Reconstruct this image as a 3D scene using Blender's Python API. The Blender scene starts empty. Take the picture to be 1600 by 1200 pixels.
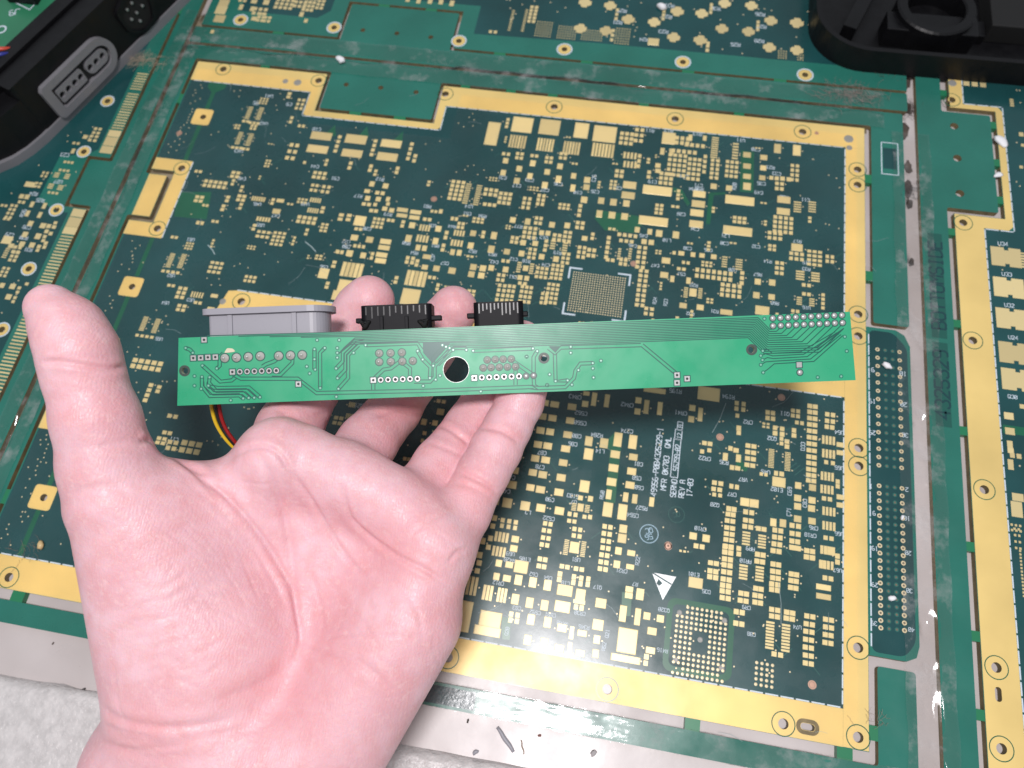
import bpy, math, random
import numpy as np
from mathutils import Matrix, Vector
from mathutils.geometry import tessellate_polygon

# ------------------------------------------------------------------ camera
MM = 0.001
H = 280.0                       # camera height above the circuit boards, mm
F = 1130.0                      # focal length in photo pixels (1600 wide)
RC = np.array([[0.98411114, -0.14197842, 0.10661796],
               [0.17152581, 0.91535177, -0.36429387],
               [-0.04587107, 0.37679339, 0.92516084]])      # camera -> world
scene = bpy.context.scene
coll = scene.collection
cam_d = bpy.data.cameras.new('camera')
cam = bpy.data.objects.new('camera', cam_d)
coll.objects.link(cam)
scene.camera = cam
cam_d.sensor_width = 36.0
cam_d.lens = F / 1600 * 36
cam_d.clip_start = 0.01
cam_d.clip_end = 20
M4 = Matrix(RC.tolist()).to_4x4()
M4.translation = (0, 0, H * MM)
cam.matrix_world = M4
cam_d.dof.use_dof = True
cam_d.dof.focus_distance = 0.226
cam_d.dof.aperture_fstop = 14.5
cam_d.dof.aperture_blades = 0

# ------------------------------------------------------------------ light
world = bpy.data.worlds.new('World')
scene.world = world
world.use_nodes = True
bg = world.node_tree.nodes['Background']
bg.inputs['Color'].default_value = (0.88, 0.93, 1.0, 1)
bg.inputs['Strength'].default_value = 0.38
ld = bpy.data.lights.new('bench_lamp', 'AREA')
ld.shape = 'DISK'
ld.size = 0.15
ld.energy = 6.2
ld.color = (1.0, 0.955, 0.965)
lamp = bpy.data.objects.new('bench_lamp', ld)
coll.objects.link(lamp)
lamp.location = (0.0, -0.045, 0.86)
lamp.rotation_euler = (math.radians(5), 0, 0)
vs = scene.view_settings
vs.view_transform = 'Standard'
vs.look = 'None'
vs.exposure = 0.0
vs.gamma = 1.0
scene.cycles.use_denoising = True
scene.cycles.max_bounces = 8
scene.cycles.transparent_max_bounces = 12

rnd = random.Random(7)

# ------------------------------------------------------------------ helpers
def ray(px, py):
    return RC @ np.array([(px - 800) / F, -(py - 600) / F, -1.0])
def P(px, py, z=0.0):
    d = ray(px, py)
    t = (z - H) / d[2]
    return (t * d[0], t * d[1])
def proj(p):
    c = RC.T @ (np.array(p, float) - np.array([0, 0, H]))
    return 800 + F * c[0] / -c[2], 600 - F * c[1] / -c[2]
def kpx(x, y):
    a = proj((x, y, 0)); b = proj((x + 1, y, 0)); c = proj((x, y + 1, 0))
    return abs(b[0] - a[0]), abs(c[1] - a[1])

def link(name, me, parent=None, mats=()):
    o = bpy.data.objects.new(name, me)
    coll.objects.link(o)
    if parent is not None:
        o.parent = parent
    for m in mats:
        me.materials.append(m)
    return o
def empty(name, loc=(0, 0, 0)):
    o = bpy.data.objects.new(name, None)
    o.empty_display_size = 0.01
    o.location = [c * MM for c in loc]
    coll.objects.link(o)
    return o
def tag(o, label=None, cat=None, group=None, kind=None):
    if label: o['label'] = label
    if cat: o['category'] = cat
    if group: o['group'] = group
    if kind: o['kind'] = kind
    return o

class MB:
    """collects faces in mm, builds one mesh object in metres"""
    def __init__(s):
        s.v = []; s.f = []; s.m = []
    def add(s, vs, fs, mi=0):
        b = len(s.v)
        s.v += [tuple(v) for v in vs]
        s.f += [tuple(b + i for i in f) for f in fs]
        s.m += [mi] * len(fs)
    def box(s, x0, x1, y0, y1, z0, z1, mi=0):
        s.add([(x0, y0, z0), (x1, y0, z0), (x1, y1, z0), (x0, y1, z0), (x0, y0, z1), (x1, y0, z1), (x1, y1, z1), (x0, y1, z1)],
              [(3, 2, 1, 0), (4, 5, 6, 7), (0, 1, 5, 4), (1, 2, 6, 5), (2, 3, 7, 6), (3, 0, 4, 7)], mi)
    def slab(s, x, y, w, h, z0, z1, mi=0):
        s.add([(x - w / 2, y - h / 2, z0), (x + w / 2, y - h / 2, z0), (x + w / 2, y + h / 2, z0), (x - w / 2, y + h / 2, z0),
               (x - w / 2, y - h / 2, z1), (x + w / 2, y - h / 2, z1), (x + w / 2, y + h / 2, z1), (x - w / 2, y + h / 2, z1)],
              [(4, 5, 6, 7), (0, 1, 5, 4), (1, 2, 6, 5), (2, 3, 7, 6), (3, 0, 4, 7)], mi)
    def prism(s, loops, z0, z1, mt=0, ms=0, bottom=True):
        loops = [l for l in loops if len(l) > 2]
        tris = tessellate_polygon([[Vector((p[0], p[1], 0)) for p in l] for l in loops])
        flat = [p for l in loops for p in l]
        n = len(flat)
        up = []
        for t in tris:
            a, b, c = (flat[i] for i in t)
            cr = (b[0] - a[0]) * (c[1] - a[1]) - (b[1] - a[1]) * (c[0] - a[0])
            up.append(tuple(t) if cr > 0 else (t[0], t[2], t[1]))
        s.add([(p[0], p[1], z1) for p in flat], up, mt)
        if bottom:
            s.add([(p[0], p[1], z0) for p in flat], [t[::-1] for t in up], ms)
        b = 0
        vs = [(p[0], p[1], z0) for p in flat] + [(p[0], p[1], z1) for p in flat]
        fs = []
        for li, l in enumerate(loops):
            k = len(l)
            ar = sum(l[i][0] * l[(i + 1) % k][1] - l[(i + 1) % k][0] * l[i][1] for i in range(k))
            fl = (ar > 0) == (li == 0)
            for i in range(k):
                j = (i + 1) % k
                q = (b + i, b + j, n + b + j, n + b + i)
                fs.append(q if fl else q[::-1])
            b += k
        s.add(vs, fs, ms)
    def disc(s, x, y, r, z, n=10, mi=0):
        s.add([(x + r * math.cos(2 * math.pi * i / n), y + r * math.sin(2 * math.pi * i / n), z) for i in range(n)], [tuple(range(n))], mi)
    def ring(s, x, y, r0, r1, z, n=24, mi=0):
        vs = []
        for i in range(n):
            c, q = math.cos(2 * math.pi * i / n), math.sin(2 * math.pi * i / n)
            vs += [(x + r0 * c, y + r0 * q, z), (x + r1 * c, y + r1 * q, z)]
        s.add(vs, [(2 * i, 2 * i + 1, (2 * i + 3) % (2 * n), (2 * i + 2) % (2 * n)) for i in range(n)], mi)
    def strip(s, pts, w, z, mi=0):
        """flat mitred ribbon along a 2-D polyline"""
        k = len(pts); vs = []
        for i in range(k):
            a = pts[max(i - 1, 0)]; b = pts[min(i + 1, k - 1)]; p = pts[i]
            def nrm(u, v):
                d = (v[0] - u[0], v[1] - u[1]); l = math.hypot(*d) or 1e-9
                return (-d[1] / l, d[0] / l)
            n1 = nrm(a, p) if i > 0 else nrm(p, b)
            n2 = nrm(p, b) if i < k - 1 else n1
            m = (n1[0] + n2[0], n1[1] + n2[1]); l = math.hypot(*m) or 1e-9
            m = (m[0] / l, m[1] / l)
            c = max(0.4, m[0] * n1[0] + m[1] * n1[1])
            o = (m[0] * w / 2 / c, m[1] * w / 2 / c)
            vs += [(p[0] + o[0], p[1] + o[1], z), (p[0] - o[0], p[1] - o[1], z)]
        s.add(vs, [(2 * i + 1, 2 * i + 3, 2 * i + 2, 2 * i) for i in range(k - 1)], mi)
    def tube(s, pts, r, n=10, mi=0, cap=True):
        pts = [Vector(p) for p in pts]; k = len(pts)
        rr = r if isinstance(r, (list, tuple)) else [r] * k
        t0 = (pts[1] - pts[0]).normalized()
        u = t0.orthogonal().normalized(); vs = []
        for i in range(k):
            t = (pts[min(i + 1, k - 1)] - pts[max(i - 1, 0)]).normalized()
            u = (u - t * u.dot(t)).normalized(); w = t.cross(u)
            for j in range(n):
                a = 2 * math.pi * j / n
                vs.append(pts[i] + (u * math.cos(a) + w * math.sin(a)) * rr[i])
        fs = [(i * n + j, i * n + (j + 1) % n, (i + 1) * n + (j + 1) % n, (i + 1) * n + j) for i in range(k - 1) for j in range(n)]
        if cap:
            fs += [tuple(range(n))[::-1], tuple((k - 1) * n + j for j in range(n))]
        s.add(vs, fs, mi)
    def lathe(s, x, y, prof, n=14, mi=0, dz=0):
        """prof: list of (r, z) from rim to pole, axis +z"""
        vs = []; k = len(prof)
        for r, z in prof:
            for j in range(n):
                a = 2 * math.pi * j / n
                vs.append((x + r * math.cos(a), y + r * math.sin(a), z + dz))
        fs = [(i * n + j, i * n + (j + 1) % n, (i + 1) * n + (j + 1) % n, (i + 1) * n + j) for i in range(k - 1) for j in range(n)]
        fs.append(tuple((k - 1) * n + j for j in range(n)))
        s.add(vs, fs, mi)
    def mesh(s, name):
        me = bpy.data.meshes.new(name)
        me.from_pydata([(a * MM, b * MM, c * MM) for a, b, c in s.v], [], s.f)
        me.polygons.foreach_set('material_index', s.m)
        me.update()
        return me
    def build(s, name, mats, parent=None, smooth=False, bevel=0, seg=2):
        me = s.mesh(name)
        if not isinstance(mats, (list, tuple)): mats = [mats]
        o = link(name, me, parent, mats)
        if smooth:
            me.polygons.foreach_set('use_smooth', [True] * len(me.polygons))
        if bevel:
            b = o.modifiers.new('bevel', 'BEVEL'); b.width = bevel * MM; b.segments = seg
            b.limit_method = 'ANGLE'; b.angle_limit = math.radians(40)
        return o

def circ(x, y, r, n=18):
    return [(x + r * math.cos(2 * math.pi * i / n), y + r * math.sin(2 * math.pi * i / n)) for i in range(n)]
def rrect(x0, x1, y0, y1, r, n=5):
    pts = []
    for cx, cy, a0 in ((x1 - r, y1 - r, 0), (x0 + r, y1 - r, 90), (x0 + r, y0 + r, 180), (x1 - r, y0 + r, 270)):
        for i in range(n + 1):
            a = math.radians(a0 + 90 * i / n)
            pts.append((cx + r * math.cos(a), cy + r * math.sin(a)))
    return pts
def rect(x0, x1, y0, y1):
    return [(x0, y0), (x1, y0), (x1, y1), (x0, y1)]
def round_poly(pts, r, n=4):
    out = []; k = len(pts)
    for i in range(k):
        a, p, b = Vector(pts[i - 1]), Vector(pts[i]), Vector(pts[(i + 1) % k])
        u = (a - p); v = (b - p); q = min(r, u.length * .45, v.length * .45)
        u.normalize(); v.normalize(); s0 = p + u * q; s1 = p + v * q
        for j in range(n + 1):
            t = j / n
            c = s0 * (1 - t) ** 2 + p * 2 * t * (1 - t) + s1 * t * t
            out.append((c.x, c.y))
    return out
def inside(p, poly):
    c = False; k = len(poly)
    for i in range(k):
        a = poly[i]; b = poly[i - 1]
        if (a[1] > p[1]) != (b[1] > p[1]) and p[0] < (b[0] - a[0]) * (p[1] - a[1]) / (b[1] - a[1]) + a[0]:
            c = not c
    return c

# ------------------------------------------------------------------ materials
def mat(name, col, rough=.5, metal=0., spec=.5, var=0., vscale=60., bump=0., bscale=400., coat=0., sss=None, rvar=0., objvar=0., col2=None, detail=4.):
    m = bpy.data.materials.new(name); m.use_nodes = True
    nt = m.node_tree; nd = nt.nodes; lk = nt.links
    b = nd['Principled BSDF']
    b.inputs['Base Color'].default_value = (*col, 1)
    b.inputs['Roughness'].default_value = rough
    b.inputs['Metallic'].default_value = metal
    b.inputs['Specular IOR Level'].default_value = spec
    if coat:
        b.inputs['Coat Weight'].default_value = coat; b.inputs['Coat Roughness'].default_value = .12
    tc = nd.new('ShaderNodeTexCoord')
    src = None
    if var or col2:
        n = nd.new('ShaderNodeTexNoise'); n.inputs['Scale'].default_value = vscale; n.inputs['Detail'].default_value = detail
        lk.new(tc.outputs['Object'], n.inputs['Vector'])
        r = nd.new('ShaderNodeMapRange'); r.inputs['From Min'].default_value = .3; r.inputs['From Max'].default_value = .7
        lk.new(n.outputs['Fac'], r.inputs['Value'])
        mx = nd.new('ShaderNodeMix'); mx.data_type = 'RGBA'
        c2 = col2 if col2 else tuple(min(1, c * (1 + var)) for c in col)
        c1 = col if col2 else tuple(c * (1 - var) for c in col)
        mx.inputs['A'].default_value = (*c1, 1); mx.inputs['B'].default_value = (*c2, 1)
        lk.new(r.outputs['Result'], mx.inputs['Factor'])
        src = mx.outputs['Result']
        lk.new(src, b.inputs['Base Color'])
    if objvar:
        oi = nd.new('ShaderNodeObjectInfo'); hs = nd.new('ShaderNodeHueSaturation')
        r2 = nd.new('ShaderNodeMapRange'); r2.inputs['To Min'].default_value = 1 - objvar; r2.inputs['To Max'].default_value = 1 + objvar * .4
        lk.new(oi.outputs['Random'], r2.inputs['Value']); lk.new(r2.outputs['Result'], hs.inputs['Value'])
        if src: lk.new(src, hs.inputs['Color'])
        else: hs.inputs['Color'].default_value = (*col, 1)
        lk.new(hs.outputs['Color'], b.inputs['Base Color'])
    if rvar:
        n3 = nd.new('ShaderNodeTexNoise'); n3.inputs['Scale'].default_value = vscale * 2.3; n3.inputs['Detail'].default_value = 6
        lk.new(tc.outputs['Object'], n3.inputs['Vector'])
        r3 = nd.new('ShaderNodeMapRange'); r3.inputs['From Min'].default_value = .3; r3.inputs['From Max'].default_value = .7
        r3.inputs['To Min'].default_value = max(.03, rough - rvar); r3.inputs['To Max'].default_value = rough + rvar
        lk.new(n3.outputs['Fac'], r3.inputs['Value']); lk.new(r3.outputs['Result'], b.inputs['Roughness'])
    if bump:
        n2 = nd.new('ShaderNodeTexNoise'); n2.inputs['Scale'].default_value = bscale; n2.inputs['Detail'].default_value = 5
        lk.new(tc.outputs['Object'], n2.inputs['Vector'])
        bp = nd.new('ShaderNodeBump'); bp.inputs['Strength'].default_value = 1; bp.inputs['Distance'].default_value = bump * MM
        lk.new(n2.outputs['Fac'], bp.inputs['Height']); lk.new(bp.outputs['Normal'], b.inputs['Normal'])
    return m

MT = {}
MT['mask'] = mat('green_solder_mask', (.022, .165, .125), .28, var=.12, vscale=30, bump=.02, bscale=220, rvar=.12)
MT['dark'] = mat('dark_teal_solder_mask', (.0115, .068, .071), .26, var=.25, vscale=22, bump=.02, bscale=180, rvar=.12)
MT['light'] = mat('bare_green_mask', (.012, .125, .066), .3, var=.1)
MT['bridge'] = mat('bright_green_tab', (.018, .19, .085), .35)
MT['gold'] = mat('gold_plating', (.80, .59, .215), .44, metal=.1, var=.13, vscale=24, bump=.01, bscale=500, rvar=.12)
MT['pad'] = mat('gold_pad', (.80, .655, .33), .38, metal=.2, objvar=.2)
MT['via'] = mat('tinned_via', (.78, .66, .42), .35, metal=.2)
MT['silk'] = mat('white_silkscreen', (.60, .69, .76), .6)
MT['silkblue'] = mat('stamp_ink', (.36, .52, .62), .6)
MT['fr4'] = mat('bare_fibreglass_edge', (.20, .155, .075), .7, var=.25, vscale=300)
MT['trace'] = mat('mask_over_trace', (.03, .14, .115), .3)
MT['copper'] = mat('bare_copper', (.55, .34, .25), .4, metal=.4)
MT['scratch'] = mat('film_scratch', (.35, .45, .46), .5)
MT['embossed'] = mat('embossed_dark_mask', (.012, .055, .062), .2, bump=.05, bscale=700)
MT['worktop'] = mat('worktop_laminate', (.45, .405, .39), .34, col2=(.62, .57, .56), vscale=18, bump=.03, bscale=260, rvar=.1)
MT['foam'] = mat('white_foam_sheet', (.60, .58, .57), .28, var=.12, vscale=300, bump=.6, bscale=620)
MT['holegrey'] = mat('filled_hole', (.30, .30, .28), .4)

# ------------------------------------------------------------------ setting
w = MB()
w.box(-700, 520, -320, 900, -24, -2.66)
tag(w.build('worktop', MT['worktop']), kind='structure')
# foam: rounded-edge sheet with lumpy top
f = MB(); nx, ny = 90, 40
rng = np.random.RandomState(3)
gx = np.linspace(-520, 330, nx); gy = np.linspace(-310, -31.5, ny)
gy = -31.5 - (np.linspace(0, 1, ny) ** 1.8)[::-1] * 280
vsf = []
for j, y in enumerate(gy):
    for i, x in enumerate(gx):
        edge = min(1, max(0, (-31.5 - y) / 3.0))
        z = -2.65 + 4.0 * math.sqrt(max(0, 1 - (1 - edge) ** 2)) + rng.normal(0, .12) * edge
        yy = y - 2.2 + .022 * (x + 200) + rng.normal(0, .25)
        vsf.append((x, yy, z))
f.add(vsf, [(j * nx + i, j * nx + i + 1, (j + 1) * nx + i + 1, (j + 1) * nx + i) for j in range(ny - 1) for i in range(nx - 1)])
tag(f.build('foam_sheet', MT['foam'], smooth=True), 'white glittery packing foam sheet along the front edge under the wrist', 'foam sheet')
MT['grime'] = mat('brown_grime', (.17, .13, .075), .8, col2=(.34, .28, .19), vscale=140)
gr = MB()
for a, b, c, d in ((-240.5, -234.5, -20, 300), (-251, -246, 100, 300), (-230.5, -225.5, 20, 270), (-238, 130, 275, 279.6), (-232, 130, 288, 292), (-230, 113, 264.5, 268.2), (-158, -94, 238, 246), (-158, -94, 312, 318.5), (-262, -246, 168, 199), (-228, -213, 165, 196)):
    gr.box(a, b, c, d, -2.659, -2.63 - .0001 * len(gr.f))
go = gr.build('grime', MT['grime'], bpy.data.objects['worktop']); tag(go, kind='stuff')
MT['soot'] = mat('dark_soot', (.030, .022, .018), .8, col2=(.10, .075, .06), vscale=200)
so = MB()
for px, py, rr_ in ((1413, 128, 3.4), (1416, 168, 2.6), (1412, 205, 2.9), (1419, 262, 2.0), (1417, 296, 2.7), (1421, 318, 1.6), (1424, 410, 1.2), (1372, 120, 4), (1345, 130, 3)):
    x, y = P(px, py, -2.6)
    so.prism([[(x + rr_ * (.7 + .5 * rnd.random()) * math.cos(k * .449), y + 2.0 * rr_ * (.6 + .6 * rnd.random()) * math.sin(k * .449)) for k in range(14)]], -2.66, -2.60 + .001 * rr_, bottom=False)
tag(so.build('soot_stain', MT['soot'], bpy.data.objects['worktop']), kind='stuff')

# ------------------------------------------------------------------ stroke lettering
GL = dict(e.split(':') for e in ('0:010516364541301001|0145 1:152620|1030 2:05163645440040 3:0516364544334241301001 4:30360242 5:460603334241301001 6:36160501103041423303 7:064610 '
    '8:13040516364544331302011030414233 9:10304145361605041343 A:000516364540|0343 B:00063645443303|3342413000 C:4536160501103041 D:00062645412000 E:46060040|0333 F:000646|0333 '
    'G:45361605011030414323 I:2026|1030|1636 J:4641301001 K:0006|4603|1340 L:060040 M:0006234640 N:00064046 O:010516364541301001 P:00063645443303 Q:010516364541301001|2240 '
    'R:00063645443303|2340 S:453616050413334241301001 T:0646|2620 U:060110304146 V:062046 W:0610243046 X:0046|0640 Y:062346|2320 Z:06460040 -:0343').split())
def glyph(c):
    out = []
    for st in GL.get(c, '').split('|'):
        st = st.replace(' ', '')
        out.append([(int(st[i]), int(st[i + 1])) for i in range(0, len(st) - 1, 2)])
    return out
def lettering(mb, txt, org, ang, h, z, wd=None, wide=.62, centre=True, mi=0):
    """stroke letters; org = centre (or start) of the line in mm, ang = reading direction in degrees"""
    u = (math.cos(math.radians(ang)), math.sin(math.radians(ang))); v = (-u[1], u[0])
    adv = h * wide * 1.28; wd = wd or h * .15
    x0 = -adv * (len(txt) - .25) / 2 if centre else 0
    y0 = -h / 2 if centre else 0
    for k, c in enumerate(txt):
        for st in glyph(c):
            pts = []
            for a, b in st:
                lx = x0 + k * adv + a / 4 * h * wide; ly = y0 + b / 6 * h
                pts.append((org[0] + u[0] * lx + v[0] * ly, org[1] + u[1] * lx + v[1] * ly))
            if len(pts) > 1:
                mb.strip(pts, wd, z)
                z += .0007

# ------------------------------------------------------------------ circuit boards lying on the worktop
def plate(name, outer, holes, z0, z1, top, side, parent, bottom=True):
    m = MB()
    m.prism([outer] + [h for h in holes if inside((sum(p[0] for p in h) / len(h), sum(p[1] for p in h) / len(h)), outer)], z0, z1, 0, 1, bottom)
    return m.build(name, [top, side], parent)

def px_pads(ox, oy, s, txt):
    """pads read off one view of the board: 'x y w h [nx ny dx dy]' -> (X, Y, W, Hh) in mm on the board"""
    out = []
    for e in txt.replace('\n', ';').split(';'):
        q = [float(v) for v in e.split()]
        if len(q) < 4: continue
        X, Y = P(ox + q[0] / s, oy + q[1] / s)
        kx, ky = kpx(X, Y)
        g_ = .87 if oy < 500 and ox < 1400 and max(q[2], q[3]) < 60 else .98
        W, Hh = q[2] / s / kx * g_, q[3] / s / ky * g_
        if len(q) > 4:
            nx_, ny_ = int(q[4]), int(q[5]); dx, dy = q[6] / s / kx, q[7] / s / ky
            for i in range(nx_):
                for j in range(ny_):
                    out.append((X + (i - (nx_ - 1) / 2) * dx, Y + (j - (ny_ - 1) / 2) * dy, W, Hh))
        else:
            out.append((X, Y, W, Hh))
    return out

upad = MB(); upad.add([(-.5, -.5, 0), (.5, -.5, 0), (.5, .5, 0), (-.5, .5, 0), (-.47, -.47, 1), (.47, -.47, 1), (.47, .47, 1), (-.47, .47, 1)],
                      [(4, 5, 6, 7), (0, 1, 5, 4), (1, 2, 6, 5), (2, 3, 7, 6), (3, 0, 4, 7)])
UPAD = upad.mesh('pad'); UPAD.materials.append(MT['pad'])
def put_pads(parent, pads, limit=300, minpx=9.0):
    pads = sorted(pads, key=lambda p: -p[2] * p[3])
    rest = MB(); n = 0
    for X, Y, W, Hh in pads:
        z = .06 + rnd.random() * .03
        kx, ky = kpx(X, Y)
        if n < limit and max(W * kx, Hh * ky) >= minpx:
            o = bpy.data.objects.new('pad', UPAD); coll.objects.link(o); o.parent = parent
            o.location = (X * MM, Y * MM, .03 * MM); o.scale = (W, Hh, z)
            n += 1
        else:
            rest.slab(X, Y, W, Hh, .03, .03 + z)
    if rest.v:
        tag(rest.build('small_pads', MT['pad'], parent), kind='stuff')
def put_vias(parent, pts, r=.42, name='vias', mtl=None):
    m = MB()
    for x, y in pts:
        m.lathe(x, y, [(r, .03), (r * .8, .10), (r * .35, .11)], 8)
    if m.v: tag(m.build(name, mtl or MT['via'], parent), kind='stuff')
def dashes(parent, path, step=5.2, gap=.75, wd=.5, z=.07):
    m = MB()
    for a, b in zip(path[:-1], path[1:]):
        L = math.hypot(b[0] - a[0], b[1] - a[1]); n = max(1, int(L / step)); st = L / n
        u = ((b[0] - a[0]) / L, (b[1] - a[1]) / L)
        for i in range(n):
            t0, t1 = i * st + gap / 2, (i + 1) * st - gap / 2
            m.strip([(a[0] + u[0] * t0, a[1] + u[1] * t0), (a[0] + u[0] * t1, a[1] + u[1] * t1)], wd, z)
    tag(m.build('dashed_outline', MT['silk'], parent), kind='stuff')
def hole_rings(parent, pts, r0, r1, mtl, z=.09, name='hole_ring'):
    for x, y in pts:
        m = MB(); m.ring(x, y, r0, r1, z); m.build(name, mtl, parent)

Z0 = -2.6
# ---------------- main board ----------------
main = empty('circuit_board', (0, 0, 0))
tag(main, 'large central bare circuit board with gold border, under the hand and green strip', 'circuit board')
HR = 1.75
def PX(l): return [P(*p) for p in l]
ringed = PX([(349, 108), (498, 126), (696, 147), (866, 167), (1055, 186), (1254, 206), (1340, 265), (1340, 289), (1341, 491), (1341, 525), (1342, 700), (1342, 728),
             (1341, 1012), (1341, 1152), (949, 1077), (1224, 1131), (700, 1027), (14, 902), (377, 471), (284, 263), (246, 357)])
sq = PX([(319, 183), (206, 448), (66, 777)])
sq = [(-211.6, p[1]) for p in sq]
tabh = PX([(541, 132), (595, 137), (650, 144)])
sx, sy = P(1262, 1136)
slot_hole = rrect(sx - 2.4, sx + 2.4, sy - 1.1, sy + 1.1, 1.05)
HOLES = [circ(x, y, HR) for x, y in ringed] + [circ(x, y, 1.5) for x, y in sq] + [circ(x, y, 1.3) for x, y in tabh] + [slot_hole]
body = [(-226.8, -4.2), (111, -4.2), (111, 27.2), (124, 27.2), (127.5, 29), (128.6, 33), (128.6, 152), (126.5, 157), (123, 159), (111, 159), (111, 265.4),
        (-94.3, 265.4), (-94.3, 241.3), (-155.7, 241.3), (-155.7, 265.4), (-226.8, 265.4), (-226.8, 195.3), (-214.5, 195.3), (-214.5, 165.5), (-226.8, 165.5)]
plate('substrate', body, HOLES, Z0, 0, MT['mask'], MT['fr4'], main)
frame = [(-236.4, -16), (127, -16), (127, 24), (114, 24), (114, -8), (-228.6, -8), (-228.6, 168.2), (-217.2, 168.2), (-217.2, 192.6), (-228.6, 192.6), (-228.6, 267.2),
         (-154, 267.2), (-154, 243.2), (-96, 243.2), (-96, 267.2), (114, 267.2), (114, 161.2), (128.6, 161.2), (128.6, 276.4), (-236.4, 276.4)]
plate('frame_rail', round_poly(frame, 1.2, 3), HOLES, Z0, -.02, MT['mask'], MT['fr4'], main)
for x, y, dx, dy in [(-190, 266.5, 2.4, 1.0), (-60, 266.5, 2.4, 1.0)] + [(P(px, py)[0], 266.5, 2.4, 1.0) for px, py in ((728, 132), (864, 147), (1007, 157), (1155, 174))] + \
        [(P(px, py)[0], -6.1, 2.6, 1.95) for px, py in ((1081, 1147), (1320, 1195), (30, 925))] + [(112.5, y, 1.6, 2.4) for y in (236, 184, 2)] + [(-228, 100, 1.3, 3), (-228, 30, 1.3, 3), (-228, 240, 1.3, 3)] + \
        [(-135, 242.5, 3, 1.3), (-112, 242.5, 3, 1.3)]:
    m = MB(); m.box(x - dx, x + dx, y - dy, y + dy, Z0 + .05, -.05); m.build('bridge', [MT['bridge']], main)
# dark copper-backed areas
dk = [(-226.2, 8), (102.4, 8), (102.4, 252.8), (-90, 252.8), (-90, 239.4), (-160, 239.4), (-160, 252.8), (-226.2, 252.8), (-226.2, 202.5), (-207.3, 202.5), (-207.3, 157.6), (-226.2, 157.6)]
plate('dark_mask', dk, HOLES, .003, .02, MT['dark'], MT['dark'], main, False)
plate('dark_mask', round_poly([(112.2, 28.6), (123.5, 28.6), (127.4, 34), (127.4, 151), (122, 157.6), (112.2, 157.6)], 2.5), [], .003, .02, MT['dark'], MT['dark'], main, False)
GZ = .05
gt = [(-226.6, 252.8), (-161.2, 252.8), (-161.2, 238.6), (-159.8, 237.6), (-92, 237.6), (-90.6, 239), (-90.6, 252.8), (102.6, 252.8), (110.9, 252.8), (110.9, 265.2), (-94.2, 265.2), (-94.2, 241.1), (-155.9, 241.1), (-155.9, 265.2), (-226.6, 265.2)]
plate('gold_strip', gt, HOLES, .004, GZ, MT['gold'], MT['gold'], main, False)
plate('gold_strip', rect(102.4, 110.9, -4, 252.75), HOLES, .004, GZ, MT['gold'], MT['gold'], main, False)
plate('gold_strip', rect(-226.6, 102.35, -4.1, 8), HOLES, .004, GZ, MT['gold'], MT['gold'], main, False)
plate('gold_strip', [(-169, 125.2), (102.35, 125.2), (102.35, 136), (-163, 136), (-166.5, 135.4)], HOLES, .021, GZ, MT['gold'], MT['gold'], main, False)
plate('gold_strip', [(-226.6, 157.6), (-207.4, 157.6), (-207.4, 202.4), (-226.6, 202.4), (-226.6, 195.5), (-214.3, 195.5), (-214.3, 165.3), (-226.6, 165.3)], HOLES, .021, GZ, MT['gold'], MT['gold'], main, False)
plate('gold_strip', rect(-226.5, -217.4, 168.4, 192.4), [], -.015, GZ - .02, MT['gold'], MT['gold'], main, False)
plate('gold_strip', rect(-226.6, -207.4, 60, 105), [], .021, GZ, MT['gold'], MT['gold'], main, False)
for x, y in sq:
    plate('gold_square', round_poly(rect(x - 5.4, x + 4.4, y - 5, y + 5), 1.6), HOLES, .0225, GZ, MT['gold'], MT['gold'], main, False)
hole_rings(main, ringed, 3.75, 4.1, MT['light'], .056)
for px, py, r in ((446, 127, 1.5), (465, 129, 2.0), (1326, 217, 2.2), (1327, 231, 1.4), (348, 471, 1.5)):
    x, y = P(px, py); m = MB(); m.lathe(x, y, [(r, .055), (r * .95, .12), (r * .6, .10)], 16); m.build('filled_hole', MT['holegrey'], main, True)
m = MB(); m.ring(0, 0, 1, 1.01, 0)
m = MB(); a = rrect(sx - 3.9, sx + 3.9, sy - 2.5, sy + 2.5, 2.4); m.prism([a, rrect(sx - 2.5, sx + 2.5, sy - 1.2, sy + 1.2, 1.1)], .05, .056, bottom=False); m.build('slot_rim', MT['fr4'], main)
dashes(main, [(102.1, 9), (102.1, 124)]); dashes(main, [(102.1, 137), (102.1, 252)]); dashes(main, [(-225, 8.3), (101.8, 8.3)])
dashes(main, [(-225, 252.5), (-161.5, 252.5), (-161.5, 237.3), (-90.3, 237.3), (-90.3, 252.5), (101.5, 252.5)], wd=.4)
dashes(main, [(-169, 125.0), (101.5, 125.0)]); dashes(main, [(-163, 136.3), (101.5, 136.3)])
dashes(main, [(112.0, 30), (112.0, 156)]); dashes(main, [(-207.1, 157.6), (-207.1, 202.4)])
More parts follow.
